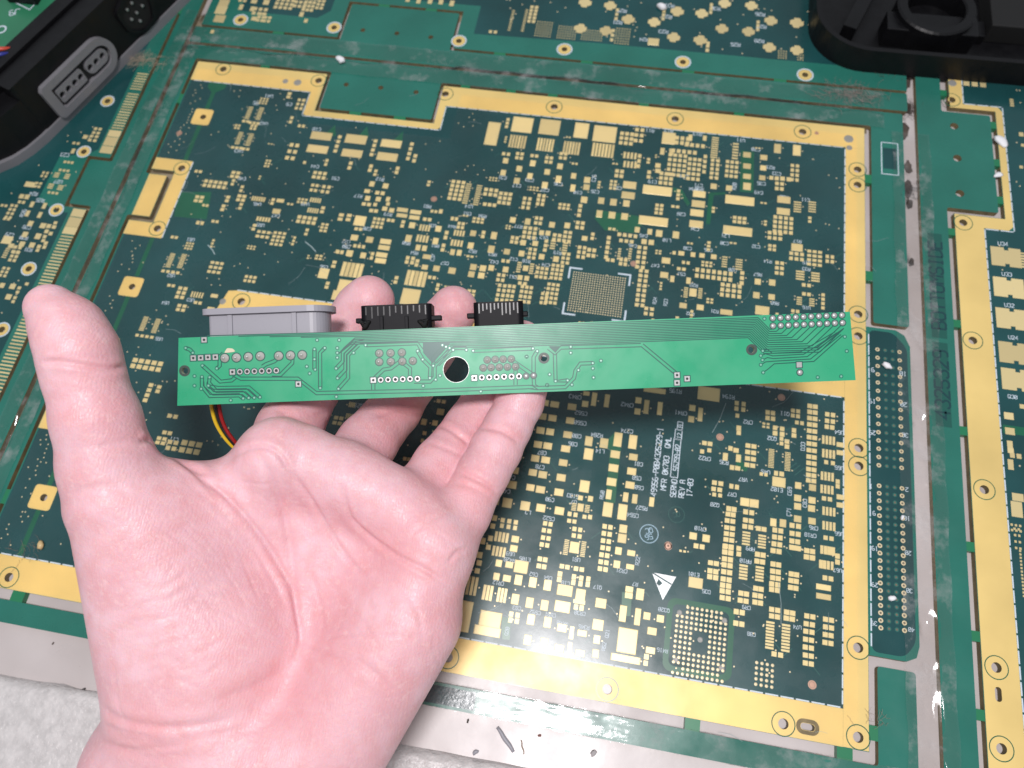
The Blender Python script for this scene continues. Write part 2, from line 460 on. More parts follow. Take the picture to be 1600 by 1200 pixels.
# bare green strips between copper areas
LG = [[(-212.6, 202.5), (-210.5, 202.5), (-210.5, 224.5), (-212.6, 224.5)], [(-212.6, 235), (-210.5, 235), (-210.5, 246), (-206.5, 249), (-206.5, 252.6), (-216, 252.6), (-216, 249), (-212.6, 246)],
      [(-212.6, 136.4), (-210.5, 136.4), (-210.5, 157.4), (-212.6, 157.4)], [(-212.6, 105.2), (-210.5, 105.2), (-210.5, 126), (-212.6, 126)], [(-212.6, 37.2), (-210.5, 37.2), (-210.5, 59.8), (-212.6, 59.8)],
      [(-212.6, 8.4), (-210.5, 8.4), (-210.5, 27), (-212.6, 27)]]
def PZ(ox, oy, s, l): return [P(ox + x / s, oy + y / s) for x, y in l]
LG += [PZ(700, 600, 4, [(1000, 345), (1040, 305), (1090, 310), (1078, 420), (1045, 745), (985, 738), (1013, 415), (1000, 402)]),
       PZ(900, 180, 3.556, [(112, 525), (345, 560), (370, 600), (330, 655), (160, 640), (105, 575)]), PZ(900, 180, 3.556, [(918, 195), (990, 205), (985, 430), (910, 425)]),
       PZ(900, 180, 3.556, [(745, 430), (830, 428), (830, 440), (765, 445), (745, 605), (722, 605), (737, 440)]), PZ(900, 180, 3.556, [(540, 400), (590, 415), (635, 490), (620, 505), (575, 440), (540, 425)]),
       PZ(700, 850, 4, [(1088, 300), (1150, 305), (1140, 450), (1110, 450), (1085, 380)]), PZ(200, 300, 4.444, [(350, 0), (580, 0), (545, 190), (320, 170)]),
       PZ(1000, 600, 4, [(600, 430), (632, 440), (640, 490), (680, 505), (665, 548), (600, 535)]), PZ(700, 850, 4, [(335, 455), (395, 460), (385, 600), (340, 595)]),
       PZ(500, 180, 4, [(20, 130), (95, 60), (100, 130)]), PZ(500, 180, 4, [(240, 130), (295, 70), (305, 135)]), PZ(500, 180, 4, [(455, 160), (520, 100), (515, 165)])]
for l in LG:
    m = MB(); m.prism([l], .021, .028, bottom=False); m.build('bare_green_area', MT['light'], main)
# ball-grid outline
m = MB()
q = PZ(1000, 850, 3.4275, [(165, 300), (495, 352), (478, 740)]); x0, y1 = q[0]; x1, y0 = q[1][0], q[2][1]
m.prism([rrect(x0 - 1, x1 + 1, y0, y1 + 1, 3), rrect(x0 + 1.0, x1 - 1.0, y0 + 2, y1 - 1.0, 2)], .021, .027, bottom=False)
m.build('bare_green_area', MT['light'], main)

PADS = []
PADS += px_pads(700, 600, 4, '''608 118 45 38;667 128 55 38;590 203 52 40;653 213 52 40;578 290 52 42;638 299 50 42;562 378 52 42;623 387 55 42;545 465 52 42;610 475 55 42;530 553 52 42;592 567 55 45;515 647 52 42;578 660 58 45
775 143 55 40;763 229 52 40;748 317 55 42;735 405 58 42;720 492 55 42;707 585 58 45;693 677 58 45;865 60 40 25;913 95 32 85;993 105 32 82;857 125 40 38;1292 40 140 34;1190 103 38 38;1240 143 32 88;1324 153 32 82;1184 172 38 38;1527 150 40 38;1577 190 30 85;1520 220 38 40
880 357 48 60;878 438 58 72;975 370 52 62;1062 347 52 88;1155 362 52 88;1045 440 60 48;1034 525 62 48;1022 612 62 50;1005 690 35 62;998 785 62 92;1158 457 55 42;1148 546 58 45;1137 632 58 45;1110 707 34 60;1167 718 34 60;1090 800 58 100;1273 737 32 60
303 730 35 50;370 743 60 60;482 762 60 58;580 775 58 50;696 793 60 50;415 540 55 42;400 630 58 48;440 452 40 40;853 640 62 75;828 712 30 30;890 718 32 35;828 772 40 50;787 768 30 6 1 5 0 10;870 780 30 6 1 5 0 10
760 812 25 28;797 818 25 28;853 830 25 25;888 832 25 28;757 855 25 25;790 860 25 25;624 874 26 28 2 1 34 0;616 917 26 28 2 1 34 0;611 963 26 28 2 1 34 0;603 1006 26 28 2 1 34 0;808 909 26 28 2 1 36 0;804 950 26 28 2 1 36 0
790 1022 60 72;738 1020 30 6 1 9 0 11;845 1032 30 6 1 9 0 11;997 893 28 30 2 1 36 0;992 937 28 30 2 1 36 0;987 982 28 30 2 1 36 0;984 1026 28 30 2 1 35 0;977 1070 28 30 2 1 35 0;972 1114 28 30 2 1 35 0;967 1157 28 30 2 1 35 0
1095 905 50 52;1088 965 55 58;1065 1043 42 48;1145 1057 50 35;1055 1127 42 48;1138 1143 50 32;292 838 30 34;383 858 26 28 3 1 41 0;280 888 30 32;378 893 24 28 3 1 41 0;265 965 30 34;335 957 17 62 4 1 23 0;210 980 48 40;252 1020 30 32;318 1047 16 62 4 1 22 0
190 1068 50 40;195 1118 32 34;183 1168 32 32;420 970 48 42;411 1028 48 42;317 1120 40 45;383 1130 50 40;457 1143 88 80;591 1096 28 30 2 1 33 0;584 1140 28 30 2 1 33 0;729 1142 28 28 2 1 34 0;818 1157 28 28 2 1 36 0;700 1185 28 28''')
PADS += px_pads(1000, 600, 4, '430 62 140 85;626 123 26 28 2 1 43 0;624 157 26 28 2 1 43 0;608 198 24 26;617 275 30 30;617 305 28 28;814 180 28 28 2 1 33 0;814 215 28 28 2 1 34 0;1188 192 28 28 2 1 36 0;1187 233 28 28 2 1 36 0;1184 270 28 28 2 1 34 0')
PADS += px_pads(1000, 600, 4, ';'.join('%f %f 31 28 2 1 34 0' % (1078 - (y - 135) * .02, y + 5) for y in (135, 172, 211, 250, 290, 330, 370, 411, 452, 491, 530, 566, 600)))
PADS += px_pads(1000, 600, 4, ';'.join('%f %f 16 54 4 1 22 0' % c for c in ((1178, 352), (1178, 437), (1170, 578), (1168, 660), (1180, 797), (1180, 888), (1167, 1040), (1167, 1132))))
PADS += px_pads(1000, 600, 4, '''1250 380 45 30;1250 430 45 30;1184 492 26 26 2 1 42 0;1235 610 26 28;1235 640 26 28;1250 707 45 32;1250 757 45 32;1168 718 28 28 2 1 37 0;1178 964 28 28 2 1 37 0;1235 1075 28 30;1235 1112 28 30
866 277 29 27 2 1 44 0;866 311 30 30 2 1 44 0;962 290 28 28;962 322 30 28;996 243 24 24 2 1 32 0;918 360 30 28;918 392 30 28;884 343 24 24;884 372 24 24;820 465 36 6 1 12 0 10;922 485 36 6 1 12 0 10
693 388 32 28 2 1 37 0;691 428 32 28 2 1 37 0;690 468 32 28 2 1 36 0;686 508 32 28 2 1 36 0;533 455 32 48;615 465 32 48;565 403 28 30;600 415 34 30;575 522 28 30;610 527 34 28;420 372 30 27 2 1 35 0;433 415 26 26;388 422 26 26
850 558 26 30;885 563 30 30;868 613 85 62;485 620 31 29 2 1 40 0;479 659 30 28 2 1 38 0;482 694 25 24 2 1 37 0;588 642 26 30 2 1 35 0;684 742 58 52 2 1 59 0;679 802 31 32 2 1 38 0;571 782 31 32 2 1 33 0;566 816 31 30 2 1 33 0;562 856 31 30 2 1 35 0;677 854 32 30 2 1 36 0;673 893 31 30 2 1 37 0
988 635 40 42;1078 648 46 42;985 713 46 42;985 765 46 42;1075 727 46 42;1072 778 46 42;985 843 48 42;1075 857 48 42;970 887 32 32 2 1 40 0;969 937 32 32 2 1 38 0;967 984 32 32 2 1 36 0;965 1024 32 32 2 1 36 0
663 965 50 12 1 5 0 18;762 985 50 12 1 5 0 18;757 906 32 30 2 1 35 0;833 865 40 50;893 870 42 50;861 916 31 32 2 1 37 0;858 959 31 32 2 1 36 0;855 1002 31 32 2 1 36 0;850 1044 31 32 2 1 35 0;617 1028 30 30;617 1063 30 30;751 1066 30 30 2 1 37 0;1062 1045 30 30 2 1 35 0;1061 1083 30 31 2 1 38 0
332 950 48 45;413 965 48 48;369 1015 31 31 2 1 38 0''')
PADS += px_pads(1000, 600, 4, ';'.join('%f %f 32 29 2 1 36 0' % (560 - (y - 897) * .07, y + 3) for y in (897, 935, 972, 1012, 1050, 1092, 1132)))
PADS += px_pads(700, 850, 4, '''303 203 40 46;368 215 50 42;440 225 48 65;530 240 48 65;622 258 48 68;700 188 28 30;695 222 28 32;730 290 100 70;787 205 26 32;783 240 26 34;833 213 26 30;828 248 26 34;877 218 26 30;873 252 26 34;828 320 62 80;820 362 75 25;817 397 26 34 2 1 35 0
150 262 18 118 3 1 24 0;248 305 18 95 3 1 22 0;337 320 16 90 3 1 21 0;420 345 48 68;510 367 48 68;603 383 48 68;715 392 100 72;955 370 70 62;95 450 100 195;265 470 140 100;245 545 170 60;415 442 26 32 2 1 40 0;410 479 26 32 2 1 40 0;518 472 48 68;622 490 48 70;712 525 62 50;775 535 26 40;770 575 28 40;838 558 62 40;937 505 70 70;930 597 42 55
497 600 48 65;600 620 48 68;695 652 60 48;762 630 26 32;760 665 26 32;825 682 60 42;922 685 42 55;1133 283 48 36;1130 322 48 36;1202 298 48 38;1198 332 48 36;1093 435 45 105;1185 455 38 110;1243 450 45 48;1327 467 45 45;1275 545 60 48;1265 665 60 42;1240 705 30 34;1235 745 28 32;1120 605 125 160;1110 718 190 46''')
PADS += px_pads(1000, 850, 3.4275, '''298 208 78 58;393 103 28 26 2 1 31 0;390 146 28 28 2 1 31 0;389 178 28 28 2 1 32 0;471 16 28 28 2 1 32 0;469 46 28 28 2 1 32 0;468 82 28 28 2 1 32 0;466 114 28 28 2 1 32 0;464 151 28 28 2 1 32 0;461 190 28 28 2 1 32 0;458 223 28 28 2 1 32 0;456 254 28 28 2 1 32 0;456 290 28 28 2 1 32 0
553 150 46 12 1 5 0 17;640 160 46 12 1 5 0 17;644 58 28 28 2 1 30 0;641 94 28 28 2 1 30 0;728 38 28 28 2 1 32 0;727 110 28 28 2 1 30 0;725 148 28 28 2 1 30 0;725 183 28 28 2 1 30 0;721 216 28 28 2 1 32 0;720 246 28 28 2 1 31 0;833 22 28 28 2 1 31 0;824 163 28 28 2 1 29 0;822 198 28 28 2 1 29 0;820 235 28 28 2 1 29 0;908 38 28 28 2 1 32 0;906 72 28 28 2 1 32 0
1005 35 15 46 4 1 21 0;997 112 15 46 4 1 21 0;1057 65 26 28;1057 97 26 28;1006 184 26 27 2 1 32 0;983 232 82 32;983 282 82 32;634 240 28 28 2 1 29 0;630 277 28 28 2 1 30 0;630 314 28 28 2 1 30 0;555 266 28 28 2 1 30 0;552 304 28 28 2 1 31 0;531 365 28 29 2 1 32 0;529 427 28 29 2 1 32 0;721 353 28 28 2 1 32 0;720 388 28 28 2 1 31 0;801 368 30 28 2 1 32 0;799 400 30 28 2 1 32 0
695 488 46 12 1 9 0 17;780 503 46 12 1 9 0 17;735 592 28 28 2 1 35 0;909 388 28 28 2 1 32 0;906 430 28 28 2 1 33 0;904 470 28 28 2 1 33 0;902 513 28 28 2 1 32 0;901 555 28 28 2 1 33 0;901 598 28 28 2 1 32 0;901 640 28 28 2 1 32 0;1009 406 28 28 2 1 32 0;1009 447 28 28 2 1 32 0;1007 488 28 28 2 1 31 0;1006 530 28 28 2 1 32 0''')
PADS += px_pads(500, 180, 4, '''225 150 135 55;445 178 130 48;200 238 130 48;420 260 130 50;110 180 26 23 1 4 0 29;335 204 26 23 1 4 0 28;562 226 26 24 1 4 0 30;592 270 26 25 1 2 0 30;188 315 26 24 1 2 0 29;315 332 26 24 1 2 0 25;482 345 26 24 1 2 0 25
325 430 36 36;410 443 40 36;295 475 40 26;375 487 28 26 2 1 34 0;298 520 36 34;365 525 36 32;425 525 28 32;290 557 28 24 2 1 32 0;345 559 26 24;425 555 26 24;405 585 36 30;448 595 36 30;335 598 28 24 2 1 30 0;130 637 34 22 1 2 0 26;180 640 34 22 1 2 0 26;250 660 72 62;240 712 24 22 2 1 27 0;362 674 22 20 3 3 26 24;442 658 24 22 2 1 26 0
515 592 70 26;598 606 70 26;512 627 68 24;590 640 66 26;517 680 26 23 1 2 0 25;576 688 44 42;670 652 26 24 2 1 30 0;655 705 14 44 4 1 18 0;740 710 42 42;712 602 20 20 2 1 24 0;755 602 26 30;788 750 26 27 1 2 0 30;840 648 22 26 2 1 26 0;880 690 22 22 2 2 26 24;870 738 14 40 4 1 18 0;957 738 42 40;1020 746 26 24 1 2 0 25;1087 752 42 50
853 470 26 23 3 5 32 26;918 490 38 8 1 10 0 13;985 500 38 8 1 10 0 13;1067 482 26 24 3 2 32 28;1060 560 26 24 3 1 30 0;1155 520 26 24 3 3 30 28;1145 360 38 40;1230 410 42 42;1312 380 38 42;1405 437 42 46;1490 400 40 50;1580 455 36 50
215 765 52 40;310 778 52 42;410 790 70 32;245 820 22 24 3 1 27 0;400 828 72 30;385 873 72 30;378 910 70 32;185 862 48 42;270 877 40 40;125 857 22 24 2 1 26 0;325 880 24 24 1 2 0 26;553 770 44 50;640 772 16 50 4 1 20 0;613 828 34 40;653 832 34 38;722 787 40 46;769 828 26 25 1 2 0 28;855 800 16 44 4 1 20 0;828 856 34 42;870 860 34 42;942 815 42 44;1070 838 46 52;1168 853 44 40
562 907 26 25 2 2 33 26;606 924 26 24 1 2 0 25;668 885 58 32;655 950 44 34;728 958 46 40;825 972 52 44;988 953 46 43 2 1 60 0;977 998 46 42 2 1 62 0;1070 955 40 40;1160 965 40 40;200 967 24 90 5 1 27 0;165 1075 110 90;140 1130 130 60;600 1020 23 95 5 1 26 0;565 1135 115 100;475 1030 26 24 1 2 0 27;700 1015 24 24 2 1 28 0;735 1075 24 24 1 2 0 26
1078 115 80 145;1265 60 130 95;1435 75 130 95;1235 165 14 80 6 1 18 0;1408 185 14 80 6 1 18 0;1572 205 14 80 6 1 18 0;1163 243 24 23 2 1 30 0;1160 285 38 38;1247 255 24 22 2 2 28 26;1245 335 40 40;1330 300 40 42;1340 255 24 22 2 1 28 0;1420 355 40 40;1430 280 24 22 2 2 28 26;1500 320 40 40;1520 255 24 22 2 2 28 26;1585 380 36 40
1290 550 24 24 2 3 32 28;1380 530 24 24 2 3 30 26;1205 655 42 40;1298 665 40 44;1365 660 24 24 2 2 28 30;1450 685 42 40;1545 690 40 40;1310 735 26 24 3 3 32 28;1385 735 34 34;1425 738 34 34;1480 765 26 24 2 2 32 28;1545 760 26 22 2 3 30 27;1215 780 24 24 2 2 28 26;1270 797 40 38;1345 802 40 36;1410 815 26 24 1 3 0 28;1455 810 36 10 1 4 0 15;1530 830 36 10 1 5 0 15;1260 865 40 40;1325 865 24 22 2 3 30 26;1385 885 40 38;1475 900 40 40;1535 895 24 22 2 3 30 27;1160 912 24 24 2 1 30 0;1243 950 30 10 1 5 0 14;1285 957 38 38;1322 960 30 10 1 5 0 14;1385 985 24 22 3 3 28 27;1480 980 24 22 3 4 28 26;1130 1015 24 24 2 2 30 30;1250 1015 36 34;1292 1020 34 34;1265 1052 26 24 2 1 32 0;1130 1110 24 24 2 4 32 30;1190 1115 24 24 2 4 28 30;1285 1120 24 24 3 4 28 30;1450 1115 24 22 3 5 28 28;1400 1145 22 22 2 3 26 28''')
PADS += px_pads(900, 180, 3.556, '''30 85 80 85;160 105 130 90;150 195 14 75 7 1 18 0;280 130 24 22 3 3 28 26;350 112 24 22 2 3 30 30;515 128 75 65;590 142 24 24 3 2 30 26;635 125 26 40;660 168 24 24 4 1 30 0;715 128 24 32;300 225 15 40 4 1 20 0;300 275 15 40 4 1 20 0;240 325 24 22 2 2 28 26;350 255 22 24 1 3 0 28;480 200 28 42;530 205 28 42;455 280 34 28;455 310 34 26;405 330 24 22 1 2 0 26;500 352 24 22 3 3 28 26
560 278 23 21 4 5 28 27;655 300 23 21 3 5 27 27;715 272 22 22 1 4 0 28;770 180 44 8 1 10 0 12;770 300 22 20 2 5 30 24;885 200 38 10 1 6 0 16;865 300 22 20 3 4 26 26;600 203 24 24 5 1 30 0;950 220 50 33;950 283 50 33;950 340 50 33;950 395 50 45;1043 235 46 33;1040 293 40 33;1035 348 40 31;1100 350 26 24 2 1 30 0;1165 355 30 26 2 1 36 0;1120 185 45 58;1227 195 45 60;1215 320 22 20 2 4 28 26;1130 395 24 22 2 2 28 28
298 388 75 40;290 445 75 38;452 418 165 50;685 438 72 36;680 493 76 38;672 543 76 38;668 605 78 40;430 588 165 48;910 473 165 48;898 643 165 48;765 395 40 34;850 405 40 34;62 360 40 38;58 400 40 36;45 470 42 40;140 475 40 40;208 483 42 42;280 490 42 40;130 548 38 45;200 555 44 42;270 563 44 42;340 637 32 35;410 648 30 36;462 657 42 42;555 665 42 44;20 530 24 22 1 3 0 26;22 612 24 22 2 2 28 26;48 685 36 30;30 762 22 22 2 3 28 26;85 765 24 24 2 2 28 30
175 735 25 23 1 5 0 27;285 668 23 23 4 1 30 0;280 700 23 22 3 1 30 0;240 770 20 9 1 5 0 13;300 770 20 9 1 5 0 13;190 805 24 22 2 1 28 0;262 815 22 22 2 2 26 24;362 790 24 22 2 5 32 27;398 705 34 32 2 1 40 0;500 808 55 38;490 888 52 38;535 910 26 40;585 768 38 28;650 775 30 30;700 780 34 28;765 787 36 30;825 815 34 8 1 5 0 13;905 830 44 8 1 5 0 13;545 765 22 22;610 820 20 20 2 1 26 0;585 855 24 20 2 1 28 0
765 887 24 26 7 2 31 32;625 920 28 40;860 975 24 24 4 3 32 28;922 905 26 24 1 3 0 28;1155 470 75 38;1152 535 75 38;1150 610 24 22 4 4 30 26;1230 510 48 8 1 5 0 13;1312 510 48 8 1 5 0 13;1105 670 24 22 3 2 30 28;1228 735 65 42;1225 785 24 22 3 2 30 28;1325 795 26 18 3 4 30 24;1410 800 22 22 2 2 28 26;1245 890 54 10 1 4 0 14;1330 900 54 10 1 4 0 14;1280 945 24 22 2 1 30 0;1010 925 40 38;1090 930 42 40;1002 1000 42 40;1087 1010 42 36;595 1058 48 34;690 1068 46 36;835 1095 70 30;1035 1085 80 50;1280 995 24 22 2 1 28 0;1372 1035 22 20 1 4 0 24;1240 1032 34 8 1 4 0 12;1310 1040 34 8 1 4 0 12;650 985 46 50;610 985 26 7 1 6 0 10;690 990 26 7 1 6 0 10;1130 850 24 22 2 3 28 28;365 960 24 22 2 8 32 27;405 1090 24 22 2 2 32 28''')
PADS += px_pads(200, 100, 5, '''1510 562 165 60;1480 665 165 60;945 382 42 7 1 9 0 11;1030 388 42 7 1 9 0 11;868 580 42 7 1 9 0 11;950 592 42 7 1 9 0 11;920 448 28 22 2 1 32 0;985 462 26 22 3 1 30 0;980 495 24 20 2 2 28 22;850 655 28 22 3 1 32 0;920 665 28 22 2 1 32 0;1060 290 18 14 3 3 24 18;1283 685 34 32 2 3 44 50;1258 245 34 24 1 2 0 26;1345 315 26 24 2 3 36 32;1275 437 28 26 1 2 0 32;1355 485 26 26 2 1 32 0;1380 770 26 26;1550 770 26 26 1 2 0 30
680 940 32 28 5 2 38 33;550 840 28 24 2 1 33 0;838 865 34 26 2 2 38 30;820 925 28 24 1 2 0 28;888 975 28 24 1 2 0 30;885 1048 34 26 2 2 38 30;880 1112 30 24 1 2 0 30;1020 1055 14 40 6 1 18 0;1130 1075 30 26 1 2 0 28;1190 1068 60 28;778 1055 34 26 1 2 0 28;742 1124 34 26 1 2 0 28;555 1055 34 26 2 2 38 30;605 1105 24 22 2 1 28 0;1160 1150 62 36;1495 870 32 28 3 2 38 34;1455 968 28 26 2 2 34 38;1545 980 30 28 2 2 40 38;1465 1065 14 40 5 1 18 0;1445 1145 14 42 5 1 18 0;1520 1140 34 26 1 2 0 30''')
PADS += px_pads(200, 300, 4.444, '''605 205 24 22 2 1 28 0;500 215 26 28 2 1 30 0;322 315 24 22 2 1 28 0;608 525 28 22 3 3 33 31;848 605 24 22 3 2 30 28;295 475 40 7 1 10 0 10;375 480 40 7 1 10 0 10;110 915 40 7 1 10 0 10;195 930 40 7 1 10 0 10;425 375 16 14 3 3 20 18;295 555 26 22 4 1 34 0;115 1002 26 22 4 1 34 0;300 650 26 22 2 1 30 0;370 700 30 26 2 3 36 30;480 715 12 44 5 1 18 0;600 722 56 28;485 770 26 24 2 1 30 0;370 805 30 24 2 2 36 28;575 812 56 28
1240 195 30 27 4 2 36 30;1240 278 26 22 1 2 0 28;940 190 16 34 5 1 20 0;938 295 28 22 3 2 34 32;1042 325 26 20 3 4 32 26;875 245 28 22 1 2 0 26;1030 135 55 36;1358 565 70 70;1430 502 32 24 1 2 0 28;1383 648 30 24 1 2 0 27;1470 415 26 26 2 1 32 0;1540 430 44 44''')
PADS += px_pads(200, 560, 4.444, '130 45 34 30 5 2 44 40;140 238 32 26 1 4 0 35;212 214 30 24 1 2 0 30;310 402 30 28 2 1 42 0;273 517 30 26 2 1 37 0;230 572 30 24 2 2 38 30')
PADS += px_pads(500, 600, 6.154, '180 328 40 34 2 1 50 0;165 376 40 34 2 1 50 0;252 390 62 40;240 437 60 36;308 200 11 48 4 1 16 0;280 310 11 48 4 1 16 0;1165 168 36 34 2 1 50 0;1158 268 70 60;1000 365 52 58;1105 375 52 50;1005 473 38 36;985 545 30 34;836 722 34 34 2 1 40 0')
# areas the hand hides: sparse filler so the board goes on underneath
for _ in range(46):
    X = rnd.uniform(-200, -45); Y = rnd.uniform(14, 118)
    n1, n2 = rnd.choice([(2, 1), (2, 2), (1, 3), (3, 2), (4, 1)]); W = rnd.uniform(1.6, 3.0)
    px, py = proj((X, Y, 0))
    if 140 < px < 640 and 680 < py < 1010:
        for i in range(n1):
            for j in range(n2): PADS.append((X + i * (W + .7), Y + j * (W + .6), W, W * .9))
def clear_of(X, Y, W, Hh, pads, g=.8):
    return not any(abs(X - p[0]) < (p[2] + W) / 2 + g and abs(Y - p[1]) < (p[3] + Hh) / 2 + g for p in pads)
rn2 = random.Random(31)
def keep(a, b):
    (xa, ya), (xb, yb) = P(*a), P(*b); return ((xa + xb) / 2, (ya + yb) / 2, abs(xb - xa), abs(yb - ya))
KEEP = [keep((885, 415), (988, 500)), keep((1005, 655), (1095, 800)), keep((990, 795), (1040, 870)), keep((1010, 890), (1065, 945)), keep((1035, 925), (1150, 1075)), keep((1170, 1020), (1215, 1085)), keep((660, 195), (750, 275)), keep((1240, 230), (1318, 330)), keep((300, 400), (520, 470))]
def filler(n, xr, yr, lo_, hi_):
    for _ in range(n):
        X, Y = rn2.uniform(*xr), rn2.uniform(*yr); n1, n2 = rn2.choice([(2, 1), (2, 2), (1, 2), (3, 2), (2, 3), (1, 3)]); W = rn2.uniform(lo_, hi_); h_ = W * rn2.uniform(.75, 1.1)
        GW, GH = n1 * (W + .5), n2 * (h_ + .5)
        if clear_of(X, Y, GW, GH, PADS + KEEP):
            PADS.extend([(X + (i - (n1 - 1) / 2) * (W + .5), Y + (j - (n2 - 1) / 2) * (h_ + .5), W, h_) for i in range(n1) for j in range(n2)])
filler(260, (-70, 88), (139, 248), .9, 1.7); filler(40, (-150, -70), (139, 215), .9, 1.6); filler(45, (-40, 98), (14, 122), .9, 1.6); filler(16, (-200, -150), (140, 248), .8, 1.4)
put_pads(main, PADS)
# fine ball grids
bga = []
q = PZ(1000, 850, 3.4275, [(205, 330), (462, 375), (190, 690)])
for i in range(11):
    for j in range(14):
        if (4 <= i <= 6 and 5 <= j <= 8) or ((i < 2 or i > 9) and (j in (1, 12, 0))): continue
        bga.append((q[0][0] + (q[1][0] - q[0][0]) * i / 10, q[0][1] + (q[2][1] - q[0][1]) * j / 13))
q = PZ(1000, 850, 3.4275, [(625, 635), (710, 650), (615, 750)])
for i in range(4):
    for j in range(5): bga.append((q[0][0] + (q[1][0] - q[0][0]) * i / 3, q[0][1] + (q[2][1] - q[0][1]) * j / 4))
put_vias(main, bga, .62, 'ball_grid')
for x, y in PZ(1000, 850, 3.4275, [(212, 367), (453, 410), (322, 513), (190, 620), (437, 663)]):
    m = MB(); m.lathe(x, y, [(1.0, .03), (.95, .09), (.6, .05)], 14); m.build('filled_hole', MT['holegrey'], main, True)
c = PX([(897, 425), (978, 429), (893, 485)])
fine = [(c[0][0] + (c[1][0] - c[0][0]) * i / 21, c[0][1] + (c[2][1] - c[0][1]) * j / 17) for i in range(22) for j in range(18)]
put_vias(main, fine, .36, 'ball_grid')
m = MB(); L = 5.5; x0, x1, y1, y0 = c[0][0] - 2, c[1][0] + 2, c[0][1] + 2, c[2][1] - 2
for cx, cy, sx_, sy_ in ((x0, y1, 1, -1), (x1, y1, -1, -1), (x1, y0, -1, 1), (x0, y0, 1, 1)):
    m.strip([(cx + L * sx_, cy), (cx, cy), (cx, cy + L * sy_)], .8, .034)
m.build('corner_marks', MT['silk'], main)
# connector footprint at the right: two numbered blocks of four columns
con = []; conh = []
for ya, yb, n in ((546, 727, 15), (759, 981, 20)):
    for k in range(n):
        py = ya + (yb - ya) * k / (n - 1)
        xo = 1371 + (py - 546) * .012
        for ci, dx in enumerate((0, 12, 23.5, 34.5)):
            (con if ci in (0, 3) else conh).append(P(xo + dx + (py - 546) * .002 * ci, py + dx * .12 + .0))
for x, y in con:
    m = MB(); m.ring(x, y, .42, .88, .05, 12); m.build('through_hole_ring', MT['via'], main)
m = MB()
for x, y in conh: m.ring(x, y, .4, .8, .045, 12)
tag(m.build('masked_holes', MT['trace'], main), kind='stuff')
m = MB()
for x, y in con + conh: m.disc(x, y, .42, .042, 10)
tag(m.build('drill_holes', mat('drill_hole_dark', (.16, .13, .09), .6), main), kind='stuff')
# vias scattered through the dark areas
V = []
for X, Y, W, Hh in PADS:
    if rnd.random() < .33 and W < 4:
        s = rnd.choice((-1, 1)); V.append((X + s * (W / 2 + .8), Y + rnd.uniform(-.6, .6)))
for _ in range(760):
    X = rnd.uniform(-225, 100); Y = rnd.uniform(11, 250)
    if not any(abs(X - p[0]) < p[2] / 2 + .7 and abs(Y - p[1]) < p[3] / 2 + .7 for p in PADS): V.append((X, Y))
for k in range(26):
    V.append((-219 + rnd.uniform(-3, 3), 206 + k * 1.75)); V.append((-219 + rnd.uniform(-3, 3), 10 + k * 1.9)); V.append((-219 + rnd.uniform(-3, 3), 108 + k * 1.85))
V = [v for v in V if not (125 < v[1] < 137) and not (v[0] < -206 and (155 < v[1] < 204 or 58 < v[1] < 107)) and not any(abs(v[0] - s[0]) < 6 and abs(v[1] - s[1]) < 6 for s in sq)
     and not (-162 < v[0] < -90 and v[1] > 236)]
put_vias(main, V, .34)
# short visible traces
m = MB(); zz = .022
for X, Y, W, Hh in PADS:
    if rnd.random() < .16 and W < 3.5:
        s = rnd.choice((-1, 1)); a = rnd.uniform(1.5, 5); b = rnd.uniform(-4, 4)
        zz += .00002
        m.strip([(X, Y), (X + s * a * .5, Y), (X + s * (a * .5 + abs(b)), Y + b)], .2, zz)
tag(m.build('fine_traces', MT['trace'], main), kind='stuff')
for px, py in ((1221, 621), (1125, 683), (1044, 852.5), (1269, 1070), (1044, 853.5 + 0), (1276, 208 + 0), (678, 311), (280, 208), (990, 412)):
    x, y = P(px, py); m = MB(); m.ring(x, y, 1.05, 1.5, .031, 16); m.lathe(x, y, [(1.0, .03), (.95, .09), (.4, .1)], 14); m.build('fiducial', MT['copper'], main)
